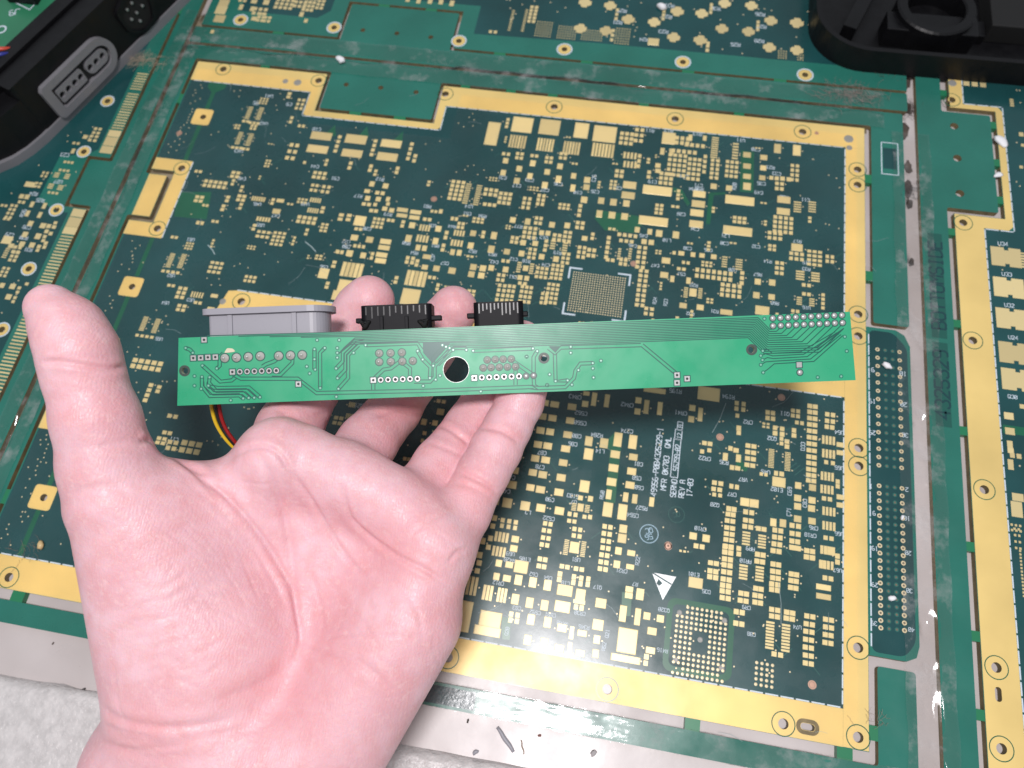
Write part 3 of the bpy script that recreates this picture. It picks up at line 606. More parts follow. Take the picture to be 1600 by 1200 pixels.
# lettering on the main board
def word(parent, txt, px, py, ang=180, hpx=8.0, name='marking', mtl='silk', z=.032):
    X, Y = P(px, py); kx, ky = kpx(X, Y)
    m = MB(); lettering(m, txt, (X, Y), ang, hpx / ky, z)
    if m.v: m.build(name, MT[mtl], parent)
words = [(700, 600, 4, 'CR43 795 80;C562 832 182;C560 827 243;C80 805 325;C86 780 375;R284 930 320;C274 1118 293;L14 950 420;C87 588 430;C78 575 518;C81 1190 500;C58 1180 588;C60 1195 648;R60 963 693 90;E103 780 700;U7 787 737;C522 630 840;C90 637 722;L3 500 803;R527 1210 775;C554 1155 820;R463 217 922 90;U69 390 1062;R428 385 1100;E105 480 1095;U81 800 1098;CR21 1085 1167;R22 1185 1105 90;C42 362 670;C41 392 582;CR42 1120 130;CR41 1455 180;R195 1422 45'),
         (1000, 600, 4, 'R194 553 80;CR2 675 238;Q11 905 185;Q32 825 340;CR22 405 465;R35 525 490;U45 785 550;VR7 645 597;CR7 575 690;Q20 468 755;E102 855 660;CR10 378 905;CR6 1085 900;CR18 1065 945;AR9 690 1030;AR10 660 1107;U64 1245 303;U65 1245 525;U66 1245 937;U67 1235 1165;D33 1018 390 90;C69 935 670 90;C83 1030 745 90;C71 930 800 90'),
         (700, 850, 4, 'CR12 315 243;C62 535 190;C64 625 212;C18 735 245;C83 430 400;C592 545 428;C591 640 443;CR30 825 432;R440 715 495;R346 850 520;Q17 935 270;R7 1170 250;Q21 995 560 90;R52 975 640 90;Q20 368 545 90;Q320 1350 412;R416 1340 665;E101 1535 190'),
         (1000, 850, 3.4275, 'CR9 570 340;C88 597 483;U74 842 445;D35 355 255'),
         (500, 180, 4, 'C31 1140 390;C33 1310 405;C35 1488 430;C17 1230 440;C27 1405 468;U14 930 570;C51 920 615;R94 1015 630;R12 375 400;R17 240 505;R81 670 570;R19 425 620;C20 295 710;U31 700 690;R44 825 695;R77 1240 695;U12 1330 770;U13 1400 765;R50 540 800;R51 720 815;R52 955 850;R53 1080 870;R54 590 860;C37 705 890 90;C67 780 925;C42 1090 917;C12 1210 900;R18 1290 912;R19 1485 860;C74 1410 935;C61 1205 1010;C82 165 790;C87 165 820;C91 95 395'),
         (900, 180, 3.556, 'R11 410 85;R12 515 85;R13 675 105;U11 915 140;C23 230 405;C19 425 370;C71 680 390;R94 650 410;R95 685 410;C70 1000 190;R21 1080 290;C33 1115 325;C35 1030 380;C49 1015 430;R20 880 395 90;C24 600 340;R50 1155 455;C11 1275 470;C28 585 550;C34 660 632;L21 830 670;C30 825 712;C32 1000 730;C36 735 750;C38 620 740;L10 505 695;C45 375 670;C46 315 725;C47 440 835;U20 870 860;C51 585 883;R22 655 945;R14 1065 812;R17 1230 700;U15 1280 820;R33 1280 855;R67 1010 885;R68 1105 1045;R31 770 1090;R32 635 1103;U16 1280 1070;R23 498 1040 90;R24 438 1030 90;C26 105 425;C25 100 350 90;C10 10 430'),
         (200, 100, 5, 'U41 1100 250;R5 1000 305;C9 1260 315;U42 1060 465;U43 865 680;C44 1460 800;C45 890 895;U46 1010 1095;C47 1155 1185;U48 1385 1095;C18 1475 510'),
         (200, 300, 4.444, 'U51 435 330;U52 300 580;U53 435 750;U54 260 770;U55 215 1020;C56 1360 520;C57 1515 345;C58 1515 380;U59 920 230;C60 560 840'),
         (200, 560, 4.444, 'C11 320 562'), (500, 600, 6.154, 'D21 375 210')]
for ox, oy, s, tx in words:
    for e in tx.split(';'):
        q = e.split()
        word(main, q[0], ox + float(q[1]) / s, oy + float(q[2]) / s, float(q[3]) if len(q) > 3 else 180, 5.7 if oy > 500 else 4.6)
for txt, px, py, h in (('49956-P0B4325329-1', 1026.5, 721, 8.2), ('MFR 0K703  QML', 1040.5, 724, 8.2), ('SERNO', 1052.5, 763, 8.2), ('55799-02', 1057.5, 715, 7.6), ('12', 1061.5, 681, 6.5), ('A', 1063, 666, 7), ('REV A', 1065.5, 764, 8.2), ('17-03', 1078, 762, 8.2)):
    X, Y = P(px, py); kx, ky = kpx(X, Y)
    m = MB(); lettering(m, txt, (X, Y), 90, h / kx, .033, wd=h / kx * .17, wide=.60 if len(txt) > 8 else .56); m.build('marking', MT['silk'], main)
m = MB()
def frame_px(a, b):   # outlined box on the silkscreen between two photo corners
    (xa, ya), (xb, yb) = P(*a), P(*b)
    m.strip([(xa, ya), (xb, ya), (xb, yb), (xa, yb), (xa, ya)], .35, .031)
frame_px((1047.5, 745), (1064, 687)); frame_px((1054, 686), (1066, 672)); frame_px((1058, 671.5), (1067, 660))
m.build('serial_box', MT['silk'], main)
x, y = P(1014, 834); m = MB(); m.ring(x, y, 3.3, 3.65, .031, 28); lettering(m, 'QC', (x - .1, y + 1.2), 200, 1.9, .032); lettering(m, '56', (x + .1, y - 1.2), 200, 1.9, .0325); m.build('stamp', MT['silkblue'], main)
x, y = P(1057, 804); m = MB(); m.ring(x, y, 3.0, 3.15, .031, 28); lettering(m, 'QC', (x, y), 200, 1.7, .032, wd=.14); m.build('stamp', MT['trace'], main)
# silver warning triangle
q = PZ(1000, 850, 3.4275, [(64, 152), (194, 176), (122, 300)])
m = MB(); m.prism([q], .03, .05, bottom=False); t = m.build('warning_triangle', mat('tinned_metal', (.72, .74, .74), .28, metal=.6), main)
m = MB(); cx = sum(p[0] for p in q) / 3; cy = sum(p[1] for p in q) / 3
m.strip([q[0], ((q[1][0] + q[2][0]) / 2 + .6, (q[1][1] + q[2][1]) / 2 + 1.5)], .5, .056)
m.prism([[(cx - 2.0, cy + 1.2), (cx - .4, cy - .2), (cx - 1.6, cy - 1.4), (cx - 2.6, cy - .6)]], .05, .057, bottom=False)
m.build('triangle_print', MT['dark'], t)
# connector numbering
for txt, px, py in (('10', 1411, 584), ('19', 1363, 627), ('20', 1412, 632), ('29', 1363, 676), ('1', 1361, 760), ('2', 1417, 765), ('9', 1366, 802), ('10', 1417, 810), ('19', 1367, 857), ('20', 1419, 864), ('29', 1367, 914), ('30', 1421, 923), ('39', 1366, 974), ('40', 1424, 984), ('9', 1364, 578), ('30', 1414, 680)):
    word(main, txt, px, py, 180, 6.2)
# white outlined box on the right rail
m = MB(); a, b = P(1377, 222), P(1404, 274)
m.strip([(a[0], a[1]), (b[0], a[1]), (b[0], b[1]), (a[0], b[1]), (a[0], a[1])], .45, .012); m.build('printed_box', MT['silk'], main)
m = MB(); m.slab((a[0] + b[0]) / 2, (a[1] + b[1]) / 2, 6, 12, -.01, .006); m.build('dark_mask', MT['dark'], main)
# embossed dark patch on the front rail
q0, q1 = P(655, 1083), P(741, 1103)
m = MB(); m.prism([rect(q0[0] - 10, q1[0], -15, -9)], -.019, .02, bottom=False); m.build('embossed_patch', MT['embossed'], main)
# scratches on the protective film
m = MB()
for _ in range(70):
    X, Y = rnd.uniform(-220, 120), rnd.uniform(-12, 262); a = rnd.uniform(0, math.pi); L = rnd.uniform(2, 12)
    m.strip([(X, Y), (X + math.cos(a) * L * .5, Y + math.sin(a) * L * .5), (X + math.cos(a + .2) * L, Y + math.sin(a + .2) * L)], rnd.uniform(.05, .11), .2 + rnd.random() * .02)
for px, py, qx, qy in ((477, 378, 494, 394), (325, 383, 336, 398), (1113, 676, 1134, 630), (1255, 742, 1268, 752), (1216, 910, 1220, 975)):
    a, b = P(px, py), P(qx, qy); m.strip([a, ((a[0] + b[0]) / 2 + .5, (a[1] + b[1]) / 2), b], .45 if py < 500 else .16, .225)
tag(m.build('film_scratches', MT['scratch'], main), kind='stuff')

# ---------------- right-hand board ----------------
rb = empty('circuit_board', (150, 120, 0)); rb.location = (0, 0, 0)
tag(rb, 'bare circuit board at the right edge with dark lettering pressed into its green rail', 'circuit board')
rr = PX([(1505, 348), (1520, 532), (1538, 765), (1557, 1043), (1565, 1170), (1487, 156)])
rt = PX([(1491, 197), (1496, 247), (1500, 302)])
rsx, rsy = P(1560, 1085)
RH = [circ(x, y, HR) for x, y in rr] + [circ(x, y, 1.9, 14) for x, y in rt] + [rrect(rsx - 1.1, rsx + 1.1, rsy - 2.4, rsy + 2.4, 1.05)]
plate('substrate', [(149.4, -60), (420, -60), (420, 330), (150.4, 330), (150.4, 283.5), (171, 283.5), (171, 222), (149.4, 222)], RH, Z0, 0, MT['mask'], MT['fr4'], rb)
plate('frame_rail', round_poly([(135.2, -60), (146.6, -60), (146.6, 224.8), (168.6, 224.8), (168.6, 280.5), (146.6, 280.5), (146.6, 330), (135.2, 330)], 1, 3), RH, Z0, -.02, MT['mask'], MT['fr4'], rb)
for y in (212, 166, 118, 72, 40, 14, 292):
    m = MB(); m.box(146.5, 149.6, y - 1.8, y + 1.8, Z0 + .05, -.05); m.build('bridge', MT['bridge'], rb)
for y in (232, 253, 275):
    m = MB(); m.box(168.5, 171.1, y - 2, y + 2, Z0 + .05, -.05); m.build('bridge', MT['bridge'], rb)
plate('gold_strip', [(149.6, -60), (161.8, -60), (161.8, 215.8), (172.2, 215.8), (174.2, 218), (174.2, 283.5), (172.5, 286), (156.6, 286), (156.6, 330), (150.6, 330), (150.6, 283.3), (171.2, 283.3), (171.2, 221.8), (149.6, 221.8)], RH, .003, GZ, MT['gold'], MT['gold'], rb, False)
plate('dark_mask', [(162, -60), (420, -60), (420, 330), (156.8, 330), (156.8, 286.2), (173, 286.2), (174.4, 284), (174.4, 216), (162, 215.6)], RH, .003, .02, MT['dark'], MT['dark'], rb, False)
hole_rings(rb, rr, 3.75, 4.1, MT['light'], .056)
dashes(rb, [(162.1, -30), (162.1, 215.4), (174.5, 215.4), (174.5, 286.3), (156.9, 286.3), (156.9, 320)])
for px, py, r in ((1488, 130, 2.0), (1487, 113, 1.5)):
    x, y = P(px, py); m = MB(); m.lathe(x, y, [(r, .055), (r * .95, .12), (r * .6, .10)], 16); m.build('filled_hole', MT['holegrey'], rb, True)
def notched(X, Y, W, Hh, name='pad'):
    m = MB(); a, b = W / 2, Hh / 2
    m.prism([[(X - a, Y - b), (X - .1 * a, Y - b), (X - .1 * a, Y - b + .14 * Hh), (X + .2 * a, Y - b + .14 * Hh), (X + .2 * a, Y - b), (X + a, Y - b), (X + a, Y + b), (X + .2 * a, Y + b), (X + .2 * a, Y + b - .14 * Hh), (X - .1 * a, Y + b - .14 * Hh), (X - .1 * a, Y + b), (X - a, Y + b)]], .03, .1, bottom=False)
    m.build(name, MT['pad'], rb)
for px, py in ((1565, 401), (1571, 449), (1576, 498), (1585, 552), (1590, 594)):
    X, Y = P(px, py); notched(max(X, 170), Y, 12.4, 9.6)
RP = px_pads(1480, 300, 2.857, '275 1000 44 32;280 1068 44 32;280 1130 26 40;338 958 30 20;305 1178 22 22 2 1 30 0;345 305 30 8 1 6 0 12')
RP += px_pads(1300, 700, 2.4, '670 10 24 20;670 62 22 40;697 185 44 30;693 230 44 60;690 300 9 9 3 2 16 20;695 340 9 9 2 4 16 24;712 470 8 8 1 14 0 13')
RP += px_pads(1400, 60, 3.53, '434 225 34 24 3 1 46 0;434 253 34 24 3 1 46 0;388 186 34 14;638 355 22 8 1 4 0 11;690 530 26 22;700 590 22 16;690 710 20 16')
for _ in range(60):
    X, Y = rnd.uniform(185, 320), rnd.uniform(-30, 300); n1 = rnd.choice((1, 2, 3)); n2 = rnd.choice((1, 2, 4)); W = rnd.uniform(1.6, 3)
    RP += [(X + i * (W + .7), Y + j * (W + .6), W, W * .9) for i in range(n1) for j in range(n2)]
put_pads(rb, RP)
put_vias(rb, [(rnd.uniform(163, 230), rnd.uniform(-20, 214)) for _ in range(40)] + [(rnd.uniform(176, 230), rnd.uniform(216, 300)) for _ in range(60)], .36)
m = MB(); m.prism([rect(163, 182, 119.5, 123)], .021, .027, bottom=False); m.build('bare_green_area', MT['light'], rb)
for txt, px, py in (('U34', 1567, 381), ('U33', 1573, 428.5), ('U32', 1577, 477), ('U24', 1583, 527.5), ('Q30', 1582, 620)):
    word(rb, txt, px, py, 0, 5.6)
m = MB(); lettering(m, '4325329', (140.6, 137), 90, 5.6, .004, wd=.85, wide=.62); lettering(m, 'BOTTOMSIDE', (140.6, 184), 90, 5.6, .005, wd=.85, wide=.62)
m.build('pressed_lettering', MT['embossed'], rb)
m = MB(); m.prism([rect(137.6, 143.7, 118.5, 156)], -.019, -.006, bottom=False); m.prism([rect(137.6, 143.7, 158, 210)], -.019, -.006, bottom=False)
m.build('lettering_ground', mat('pressed_green', (.014, .10, .08), .3, bump=.04, bscale=900), rb)

# ---------------- board along the back ----------------
tb = empty('circuit_board'); tag(tb, 'bare circuit board along the top of the photo with rows of cross-shaped gold pads', 'circuit board')
tr = PX([(376, 31), (522, 43), (717, 64), (882, 77), (1067, 97), (1258, 117)])
tt = PX([(567, 47), (620, 52), (673, 58)])
TH = [circ(x, y, 1.5) for x, y in tr] + [circ(x, y, 1.3) for x, y in tt]
plate('substrate', [(-234, 290.8), (-157.5, 290.8), (-157.5, 317), (-94.5, 317), (-94.5, 290.8), (131, 290.8), (131, 620), (-234, 620)], TH, Z0, 0, MT['mask'], MT['fr4'], tb)
plate('frame_rail', round_poly([(-236.4, 278.2), (131, 278.2), (131, 289.3), (-96.3, 289.3), (-96.3, 315.4), (-155.7, 315.4), (-155.7, 289.3), (-234, 289.3), (-236.7, 289.3)], 1, 3), TH, Z0, -.02, MT['mask'], MT['fr4'], tb)
for x in (-190, -70, -25, 26, 71):
    m = MB(); m.box(x - 3, x + 3, 288.7, 290.9, Z0 + .05, -.05); m.build('bridge', MT['bridge'], tb)
for x in (-138, -112):
    m = MB(); m.box(x - 3, x + 3, 314.5, 317.1, Z0 + .05, -.05); m.build('bridge', MT['bridge'], tb)
plate('dark_mask', [(-216, 303), (-172, 303), (-166, 309), (-166, 322), (-86, 322), (-86, 302), (-20, 303.5), (130, 303.5), (130, 618), (-216, 618)], TH, .003, .02, MT['dark'], MT['dark'], tb, False)
for x, y in tr:
    m = MB(); m.ring(x, y, 1.5, 3.3, .04, 22); m.build('gold_ring', MT['gold'], tb)
    m = MB(); m.ring(x, y, 3.45, 4.1, .035, 24); m.build('printed_ring', MT['silk'], tb)
def cross_pad(X, Y, r):
    m = MB(); q = r * .62
    pts = []
    for a in range(4):
        A = math.radians(90 * a); c, s = math.cos(A), math.sin(A)
        for u, v in ((r * 1.12, -r * .45), (r * 1.12, r * .45), (q * 1.15, r * .45 + .01), (q * 1.15, q * 1.15)):
            pts.append((X + c * u - s * v, Y + s * u + c * v))
    m.prism([pts], .03, .1, bottom=False); m.build('cross_pad', MT['pad'], tb)
for x, y in PZ(940, 0, 4.444, [(60, 40), (185, 135), (365, 155), (525, 80), (695, 95), (855, 25), (1040, 40), (835, 200), (1020, 220), (1175, 145), (1355, 160), (30, 215), (500, 260), (685, 280), (1165, 330), (1355, 350)]) + PZ(620, 0, 4.706, [(1385, 20), (1350, 210)]):
    cross_pad(x, y, 2.9 + rnd.uniform(-.1, .15))
for i in range(9):
    for j in range(7): cross_pad(-25 + i * 17 + (j % 2) * 8.5, 378 + j * 13, 2.9)
TP = px_pads(940, 0, 4.444, '360 290 78 48;145 252 9 8 6 7 18 17;1255 380 9 8 4 4 17 16;1380 400 9 8 3 3 17 16;75 245 26 24 1 3 0 32;735 335 28 26 1 2 0 30;740 300 24 24;760 60 24 26 1 3 0 26;430 105 24 24 1 3 0 26;105 100 24 24 1 3 0 30;1085 180 24 24 1 3 0 26')
TP += px_pads(620, 0, 4.706, '1080 215 9 8 7 7 18 17;1250 240 9 8 8 6 18 17;1435 260 9 8 9 5 18 17;842 150 22 6 1 13 0 12;940 150 22 6 1 14 0 12;1000 105 28 24 2 5 34 26;707 235 26 24 2 1 36 0;160 10 34 36 1 1 0 0;245 12 36 36;325 15 36 40;405 25 36 46;80 5 34 20')
TP += px_pads(280, 0, 4.444, '310 20 70 50;290 70 75 55;280 130 75 50;430 50 32 42;605 15 46 40;520 10 46 30;510 62 36 36;560 80 28 24 3 2 36 30;735 15 28 22 4 4 34 26;840 30 26 22 3 2 32 28;905 30 26 22 3 4 28 26;850 100 32 36;880 145 28 28;985 20 26 20 2 4 30 24;520 130 40 30;570 120 26 20 2 3 30 22;610 135 26 20 2 2 30 24;440 5 26 20 2 1 32 0;230 220 26 28')
for _ in range(50):
    X, Y = rnd.uniform(-210, -40), rnd.uniform(330, 430); n1 = rnd.choice((1, 2, 3)); n2 = rnd.choice((1, 2, 4)); W = rnd.uniform(1.6, 3)
    TP += [(X + i * (W + .7), Y + j * (W + .6), W, W * .9) for i in range(n1) for j in range(n2)]
put_pads(tb, TP)
put_vias(tb, [(rnd.uniform(-80, 128), rnd.uniform(305, 380)) for _ in range(120)], .4)
for e in 'R21 110 155;R22 455 115;R23 430 220;R24 295 275;R25 930 310;R26 1100 100;R27 1110 185;R28 1095 285;R29 140 75;R30 790 60;R31 470 40'.split(';'):
    t_, a, b = e.split(); word(tb, t_, 940 + float(a) / 4.444, float(b) / 4.444, 180, 4.8)

# ---------------- left-hand board ----------------
lb = empty('circuit_board'); tag(lb, 'bare circuit board at the left edge with a row of narrow gold edge fingers', 'circuit board')
lr = PX([(131, 237), (88, 328), (45, 420), (3, 515), (168, 158)])
LH = [circ(x, y, 1.5) for x, y in lr]
plate('substrate', [(-620, -60), (-249.9, -60), (-249.9, 168.3), (-261.5, 168.3), (-261.5, 198.6), (-249.9, 198.6), (-249.9, 600), (-620, 600)], LH, Z0, 0, MT['mask'], MT['fr4'], lb)
q = P(5, 625)
plate('frame_rail', round_poly([(-248.2, -60), (-238.7, -60), (-238.7, 600), (-248.2, 600), (-248.2, 196.8), (-259.8, 196.8), (-259.8, 170.1), (-248.2, 170.1)], 1, 3), [], Z0, -.02, MT['mask'], MT['fr4'], lb)
for y in (60, 10, 300):
    m = MB(); m.box(-250, -247.5, y - 3, y + 3, Z0 + .05, -.05); m.build('bridge', MT['bridge'], lb)
plate('dark_mask', [(-618, -58), (-258, -58), (-258, 165), (-264, 165), (-276, 170), (-276, 196), (-262, 200), (-258, 203), (-258, 598), (-618, 598)], LH, .003, .02, MT['dark'], MT['dark'], lb, False)
for x, y in lr:
    m = MB(); m.ring(x, y, 1.5, 3.0, .04, 22); m.build('gold_ring', MT['gold'], lb)
    m = MB(); m.ring(x, y, 3.1, 3.7, .035, 24); m.build('printed_ring', MT['silk'], lb)
LP = [(-253.6, 203.4, 6.6, 4.4), (-253.6, 208.6, 6.6, 5.4), (-253.6, 213.6, 6.6, 4), (-253, 165.5, 6.6, 4.4), (-253, 160.2, 6.6, 5.4), (-253, 155.4, 6.6, 4)]
LP += [(-253.4, 217 + i * 1.72, 6.2, .72) for i in range(22) if i not in (14,)] + [(-253, 152 - i * 1.72, 6.2, .72) for i in range(60)]
LP += px_pads(0, 200, 4.2875, '''200 378 66 34;145 458 34 32;182 462 34 34;145 497 22 22 2 1 27 0;215 512 28 42;298 522 28 44;185 573 28 44;267 583 28 44;205 640 38 38;288 655 42 38;327 658 32 30;362 664 30 26;372 636 26 22;312 693 30 28;340 708 28 26;168 714 40 40;255 726 42 42;300 728 26 24;290 755 26 24;48 750 66 52;148 778 40 38;215 785 40 38;262 795 28 26;308 772 26 26;298 798 26 26;252 820 26 22
40 838 34 9 1 5 0 14;112 815 26 24 2 2 32 30;95 860 24 22 2 3 30 26;30 965 22 20 2 3 30 24;85 1062 42 38;130 1072 26 22;180 1045 26 22;58 1132 42 40;95 1150 24 22 1 2 0 26;118 1100 24 22;15 1055 36 36;75 560 22 20 2 4 28 26;28 520 20 18 2 1 26 0;45 610 22 18 2 1 26 0;380 315 38 9 1 3 0 12;450 325 38 9 1 3 0 12;340 390 40 9 1 3 0 12;405 400 42 9 1 3 0 12;300 312 18 18 2 2 26 22;430 285 20 18 3 1 26 0;255 382 20 18 2 2 26 22;355 435 20 18 3 1 26 0;460 230 20 18 3 1 24 0;490 155 26 36;572 60 34 28;625 70 26 20 2 2 34 26;650 20 24 20 2 2 30 26;510 103 22 18 2 1 28 0''')
for _ in range(70):
    X, Y = rnd.uniform(-420, -275), rnd.uniform(-20, 330); n1 = rnd.choice((1, 2, 3)); n2 = rnd.choice((1, 2, 4)); W = rnd.uniform(1.6, 3)
    LP += [(X + i * (W + .7), Y + j * (W + .6), W, W * .9) for i in range(n1) for j in range(n2)]
put_pads(lb, LP)
put_vias(lb, [(rnd.uniform(-330, -262), rnd.uniform(60, 260)) for _ in range(120)], .36)
for e in 'C23 435 180;R24 225 440;R25 270 485;R26 155 570 90;U27 390 360;C28 180 665;C29 65 715;R30 160 735;R31 190 815'.split(';'):
    q = e.split(); word(lb, q[0], float(q[1]) / 4.2875, 200 + float(q[2]) / 4.2875, float(q[3]) if len(q) > 3 else 180, 5.0)

# ------------------------------------------------------------------ clear tape over the seams
def tape_material():
    m = bpy.data.materials.new('clear_tape'); m.use_nodes = True
    nt = m.node_tree; nd = nt.nodes; lk = nt.links
    for n in list(nd): nd.remove(n)
    out = nd.new('ShaderNodeOutputMaterial'); tr = nd.new('ShaderNodeBsdfTransparent'); gl = nd.new('ShaderNodeBsdfGlossy'); df = nd.new('ShaderNodeBsdfDiffuse')
    gl.inputs['Roughness'].default_value = .10; gl.inputs['Color'].default_value = (1, 1, 1, 1); df.inputs['Color'].default_value = (.75, .74, .74, 1)
    fr = nd.new('ShaderNodeFresnel'); fr.inputs['IOR'].default_value = 1.5
    tc = nd.new('ShaderNodeTexCoord'); n1 = nd.new('ShaderNodeTexNoise'); n1.inputs['Scale'].default_value = 160; n1.inputs['Detail'].default_value = 6
    bp = nd.new('ShaderNodeBump'); bp.inputs['Distance'].default_value = .11 * MM; bp.inputs['Strength'].default_value = 1
    lk.new(tc.outputs['Object'], n1.inputs['Vector']); lk.new(n1.outputs['Fac'], bp.inputs['Height']); lk.new(bp.outputs['Normal'], gl.inputs['Normal']); lk.new(bp.outputs['Normal'], fr.inputs['Normal'])
    n2 = nd.new('ShaderNodeTexNoise'); n2.inputs['Scale'].default_value = 70; n2.inputs['Detail'].default_value = 9; n2.inputs['Roughness'].default_value = .7
    lk.new(tc.outputs['Object'], n2.inputs['Vector'])
    r = nd.new('ShaderNodeMapRange'); r.inputs['From Min'].default_value = .52; r.inputs['From Max'].default_value = .80; r.inputs['To Min'].default_value = .015; r.inputs['To Max'].default_value = .42
    lk.new(n2.outputs['Fac'], r.inputs['Value'])
    m1 = nd.new('ShaderNodeMixShader'); m2 = nd.new('ShaderNodeMixShader')
    lk.new(r.outputs['Result'], m1.inputs['Fac']); lk.new(tr.outputs[0], m1.inputs[1]); lk.new(df.outputs[0], m1.inputs[2])
    lk.new(fr.outputs[0], m2.inputs['Fac']); lk.new(m1.outputs[0], m2.inputs[1]); lk.new(gl.outputs[0], m2.inputs[2])
    lk.new(m2.outputs[0], out.inputs['Surface'])
    return m
MT['tape'] = tape_material()
MT['film'] = film = tape_material(); film.name = 'clear_film'
for n_ in film.node_tree.nodes:
    if n_.type == 'TEX_NOISE' and n_.inputs['Scale'].default_value == 70: n_.inputs['Scale'].default_value = 9; n_.inputs['Detail'].default_value = 10
    if n_.type == 'TEX_NOISE' and n_.inputs['Scale'].default_value == 160: n_.inputs['Scale'].default_value = 45
    if n_.type == 'MAP_RANGE': n_.inputs['From Min'].default_value = .40; n_.inputs['From Max'].default_value = .75; n_.inputs['To Min'].default_value = .001; n_.inputs['To Max'].default_value = .022
    if n_.type == 'BUMP': n_.inputs['Distance'].default_value = .10 * MM
    if n_.type == 'FRESNEL': n_.inputs['IOR'].default_value = 1.27
    if n_.type == 'BSDF_GLOSSY': n_.inputs['Roughness'].default_value = .30
def tape(a, b, wd, sag, label, seamw=2.0, off=0.0, seed=1, z=.32, ridge=()):
    """wrinkled film strip from a to b (mm), sagging into the seam that runs down its middle"""
    r = np.random.RandomState(seed)
    L = math.hypot(b[0] - a[0], b[1] - a[1]); u = ((b[0] - a[0]) / L, (b[1] - a[1]) / L); v = (-u[1], u[0])
    nl = int(L / 1.6); ws = np.concatenate([np.linspace(-wd / 2, -seamw * 1.6, 5), np.linspace(-seamw * 1.2, seamw * 1.2, 11), np.linspace(seamw * 1.6, wd / 2, 5)])
    ph = r.uniform(0, 6, 8); fq = r.uniform(.05, .45, 8)
    vs = []
    for i in range(nl + 1):
        t = L * i / nl
        wob = sum(math.sin(t * fq[k] + ph[k]) for k in range(4)) * .3
        dp = sag * (.55 + .45 * math.sin(t * fq[5] * .5 + ph[5]) * math.sin(t * fq[6] + ph[6])) * (.8 + .4 * r.random())
        for j, ww in enumerate(ws):
            zz = z - dp * math.exp(-((ww - off - wob * .4) / seamw) ** 2) + .05 * math.sin(t * fq[j % 8] * 2 + ph[j % 8]) + r.normal(0, .012)
            for r0, r1, rh in ridge:
                if r0 < t < r1:
                    e_ = min(1, (t - r0) / 12, (r1 - t) / 12); g_ = math.exp(-((ww - off + .6 - wob * .5) / (seamw * 1.15)) ** 2)
                    zz = zz * (1 - g_ * e_) + (z + rh * (.8 + .25 * math.sin(t * .9) * math.sin(t * .37))) * g_ * e_
            ed = wob * .5 if j in (0, len(ws) - 1) else 0
            vs.append((a[0] + u[0] * t + v[0] * (ww + ed), a[1] + u[1] * t + v[1] * (ww + ed), max(zz, .24) if abs(ww - off) > seamw * 1.5 else max(zz, -2.3)))
    n = len(ws)
    m = MB(); m.add(vs, [(i * n + j, (i + 1) * n + j, (i + 1) * n + j + 1, i * n + j + 1) for i in range(nl) for j in range(n - 1)])
    o = m.build('clear_tape', MT['tape'], None, True)
    return tag(o, label, 'tape', 'clear tape over the seams between boards')
tape((-240, 277.4), (120, 277.4), 22, 2.3, 'crinkled clear tape along the seam behind the central board', 1.7, 0, 1, ridge=((138, 240, 1.25), (262, 330, .6)))
tape((-237.6, -20), (-237.6, 300), 15, 2.1, 'crinkled clear tape down the seam left of the central board', 1.5, 0, 2, .36, ridge=((118, 150, .8), (205, 240, .7)))
tape((131.9, -30), (131.9, 265), 17, 2.2, 'clear tape over the pale gap right of the central board', 3.2, 0, 3, .30, ridge=((95, 120, .4), (150, 195, .35)))
tape((-60, -11.9), (150, -11.9), 8.6, .3, 'shiny clear tape on the front rail below the gold strip', 2.5, 3, 4, .28)

rw = np.random.RandomState(21); fm = MB(); nfx, nfy = 60, 48
fm.add([(-225.5 + 333 * i / (nfx - 1), -4.1 + 265 * j / (nfy - 1), .30 + .04 * math.sin(i * .7 + j * .3) + rw.normal(0, .006)) for j in range(nfy) for i in range(nfx) ],
       [(j * nfx + i, j * nfx + i + 1, (j + 1) * nfx + i + 1, (j + 1) * nfx + i) for j in range(nfy - 1) for i in range(nfx - 1)
        if not (-163 < -225.5 + 333 * i / (nfx - 1) < -88 and -3 + 264 * j / (nfy - 1) > 231)])
tag(fm.build('protective_film', MT['film'], None, True), 'clear glossy protective film laid over the central circuit board', 'film')

# ------------------------------------------------------------------ small debris
def crumb(px, py, size, col, label, seed, z=.1, flat=.6, rough=.7, cat='crumb', group='crumbs on the boards'):
    r = np.random.RandomState(seed); x, y = P(px, py); m = MB(); n = 9; pr = []
    vs = []; rings = [(.55, 0), (1, .35), (.8, .8), (.3, 1)]
    ang = r.uniform(0, 6)
    for q, h in rings:
        for j in range(n):
            a = 2 * math.pi * j / n; rr = size * (1 if z > -2 else .65) * q * (.75 + .5 * r.random()) / 2
            c, s = math.cos(a) * rr * 1.35, math.sin(a) * rr * .8
            vs.append((x + c * math.cos(ang) - s * math.sin(ang), y + c * math.sin(ang) + s * math.cos(ang), z + h * size * flat))
    fs = [(i * n + j, i * n + (j + 1) % n, (i + 1) * n + (j + 1) % n, (i + 1) * n + j) for i in range(3) for j in range(n)] + [tuple(3 * n + j for j in range(n)), tuple(range(n))[::-1]]
    m.add(vs, fs)
    return tag(m.build('crumb', mat('crumb', col, rough), None, True), label, cat, group)
WH = (.86, .86, .88)
crumb(533, 96, 4.6, WH, 'jagged white crumb on the seam beside the green tab at the back', 1, .2)
crumb(1033, 14, 4.4, WH, 'round white crumb among the cross-shaped gold pads', 2, .1, .7)
crumb(1392, 935, 2.6, WH, 'small white crumb among the lower rows of connector holes', 3)
crumb(1384, 573, 3.2, WH, 'white crumb on the upper connector holes beside the green strip end', 4)
crumb(1409, 809, 1.6, WH, 'tiny white speck beside the right column of connector holes', 5)
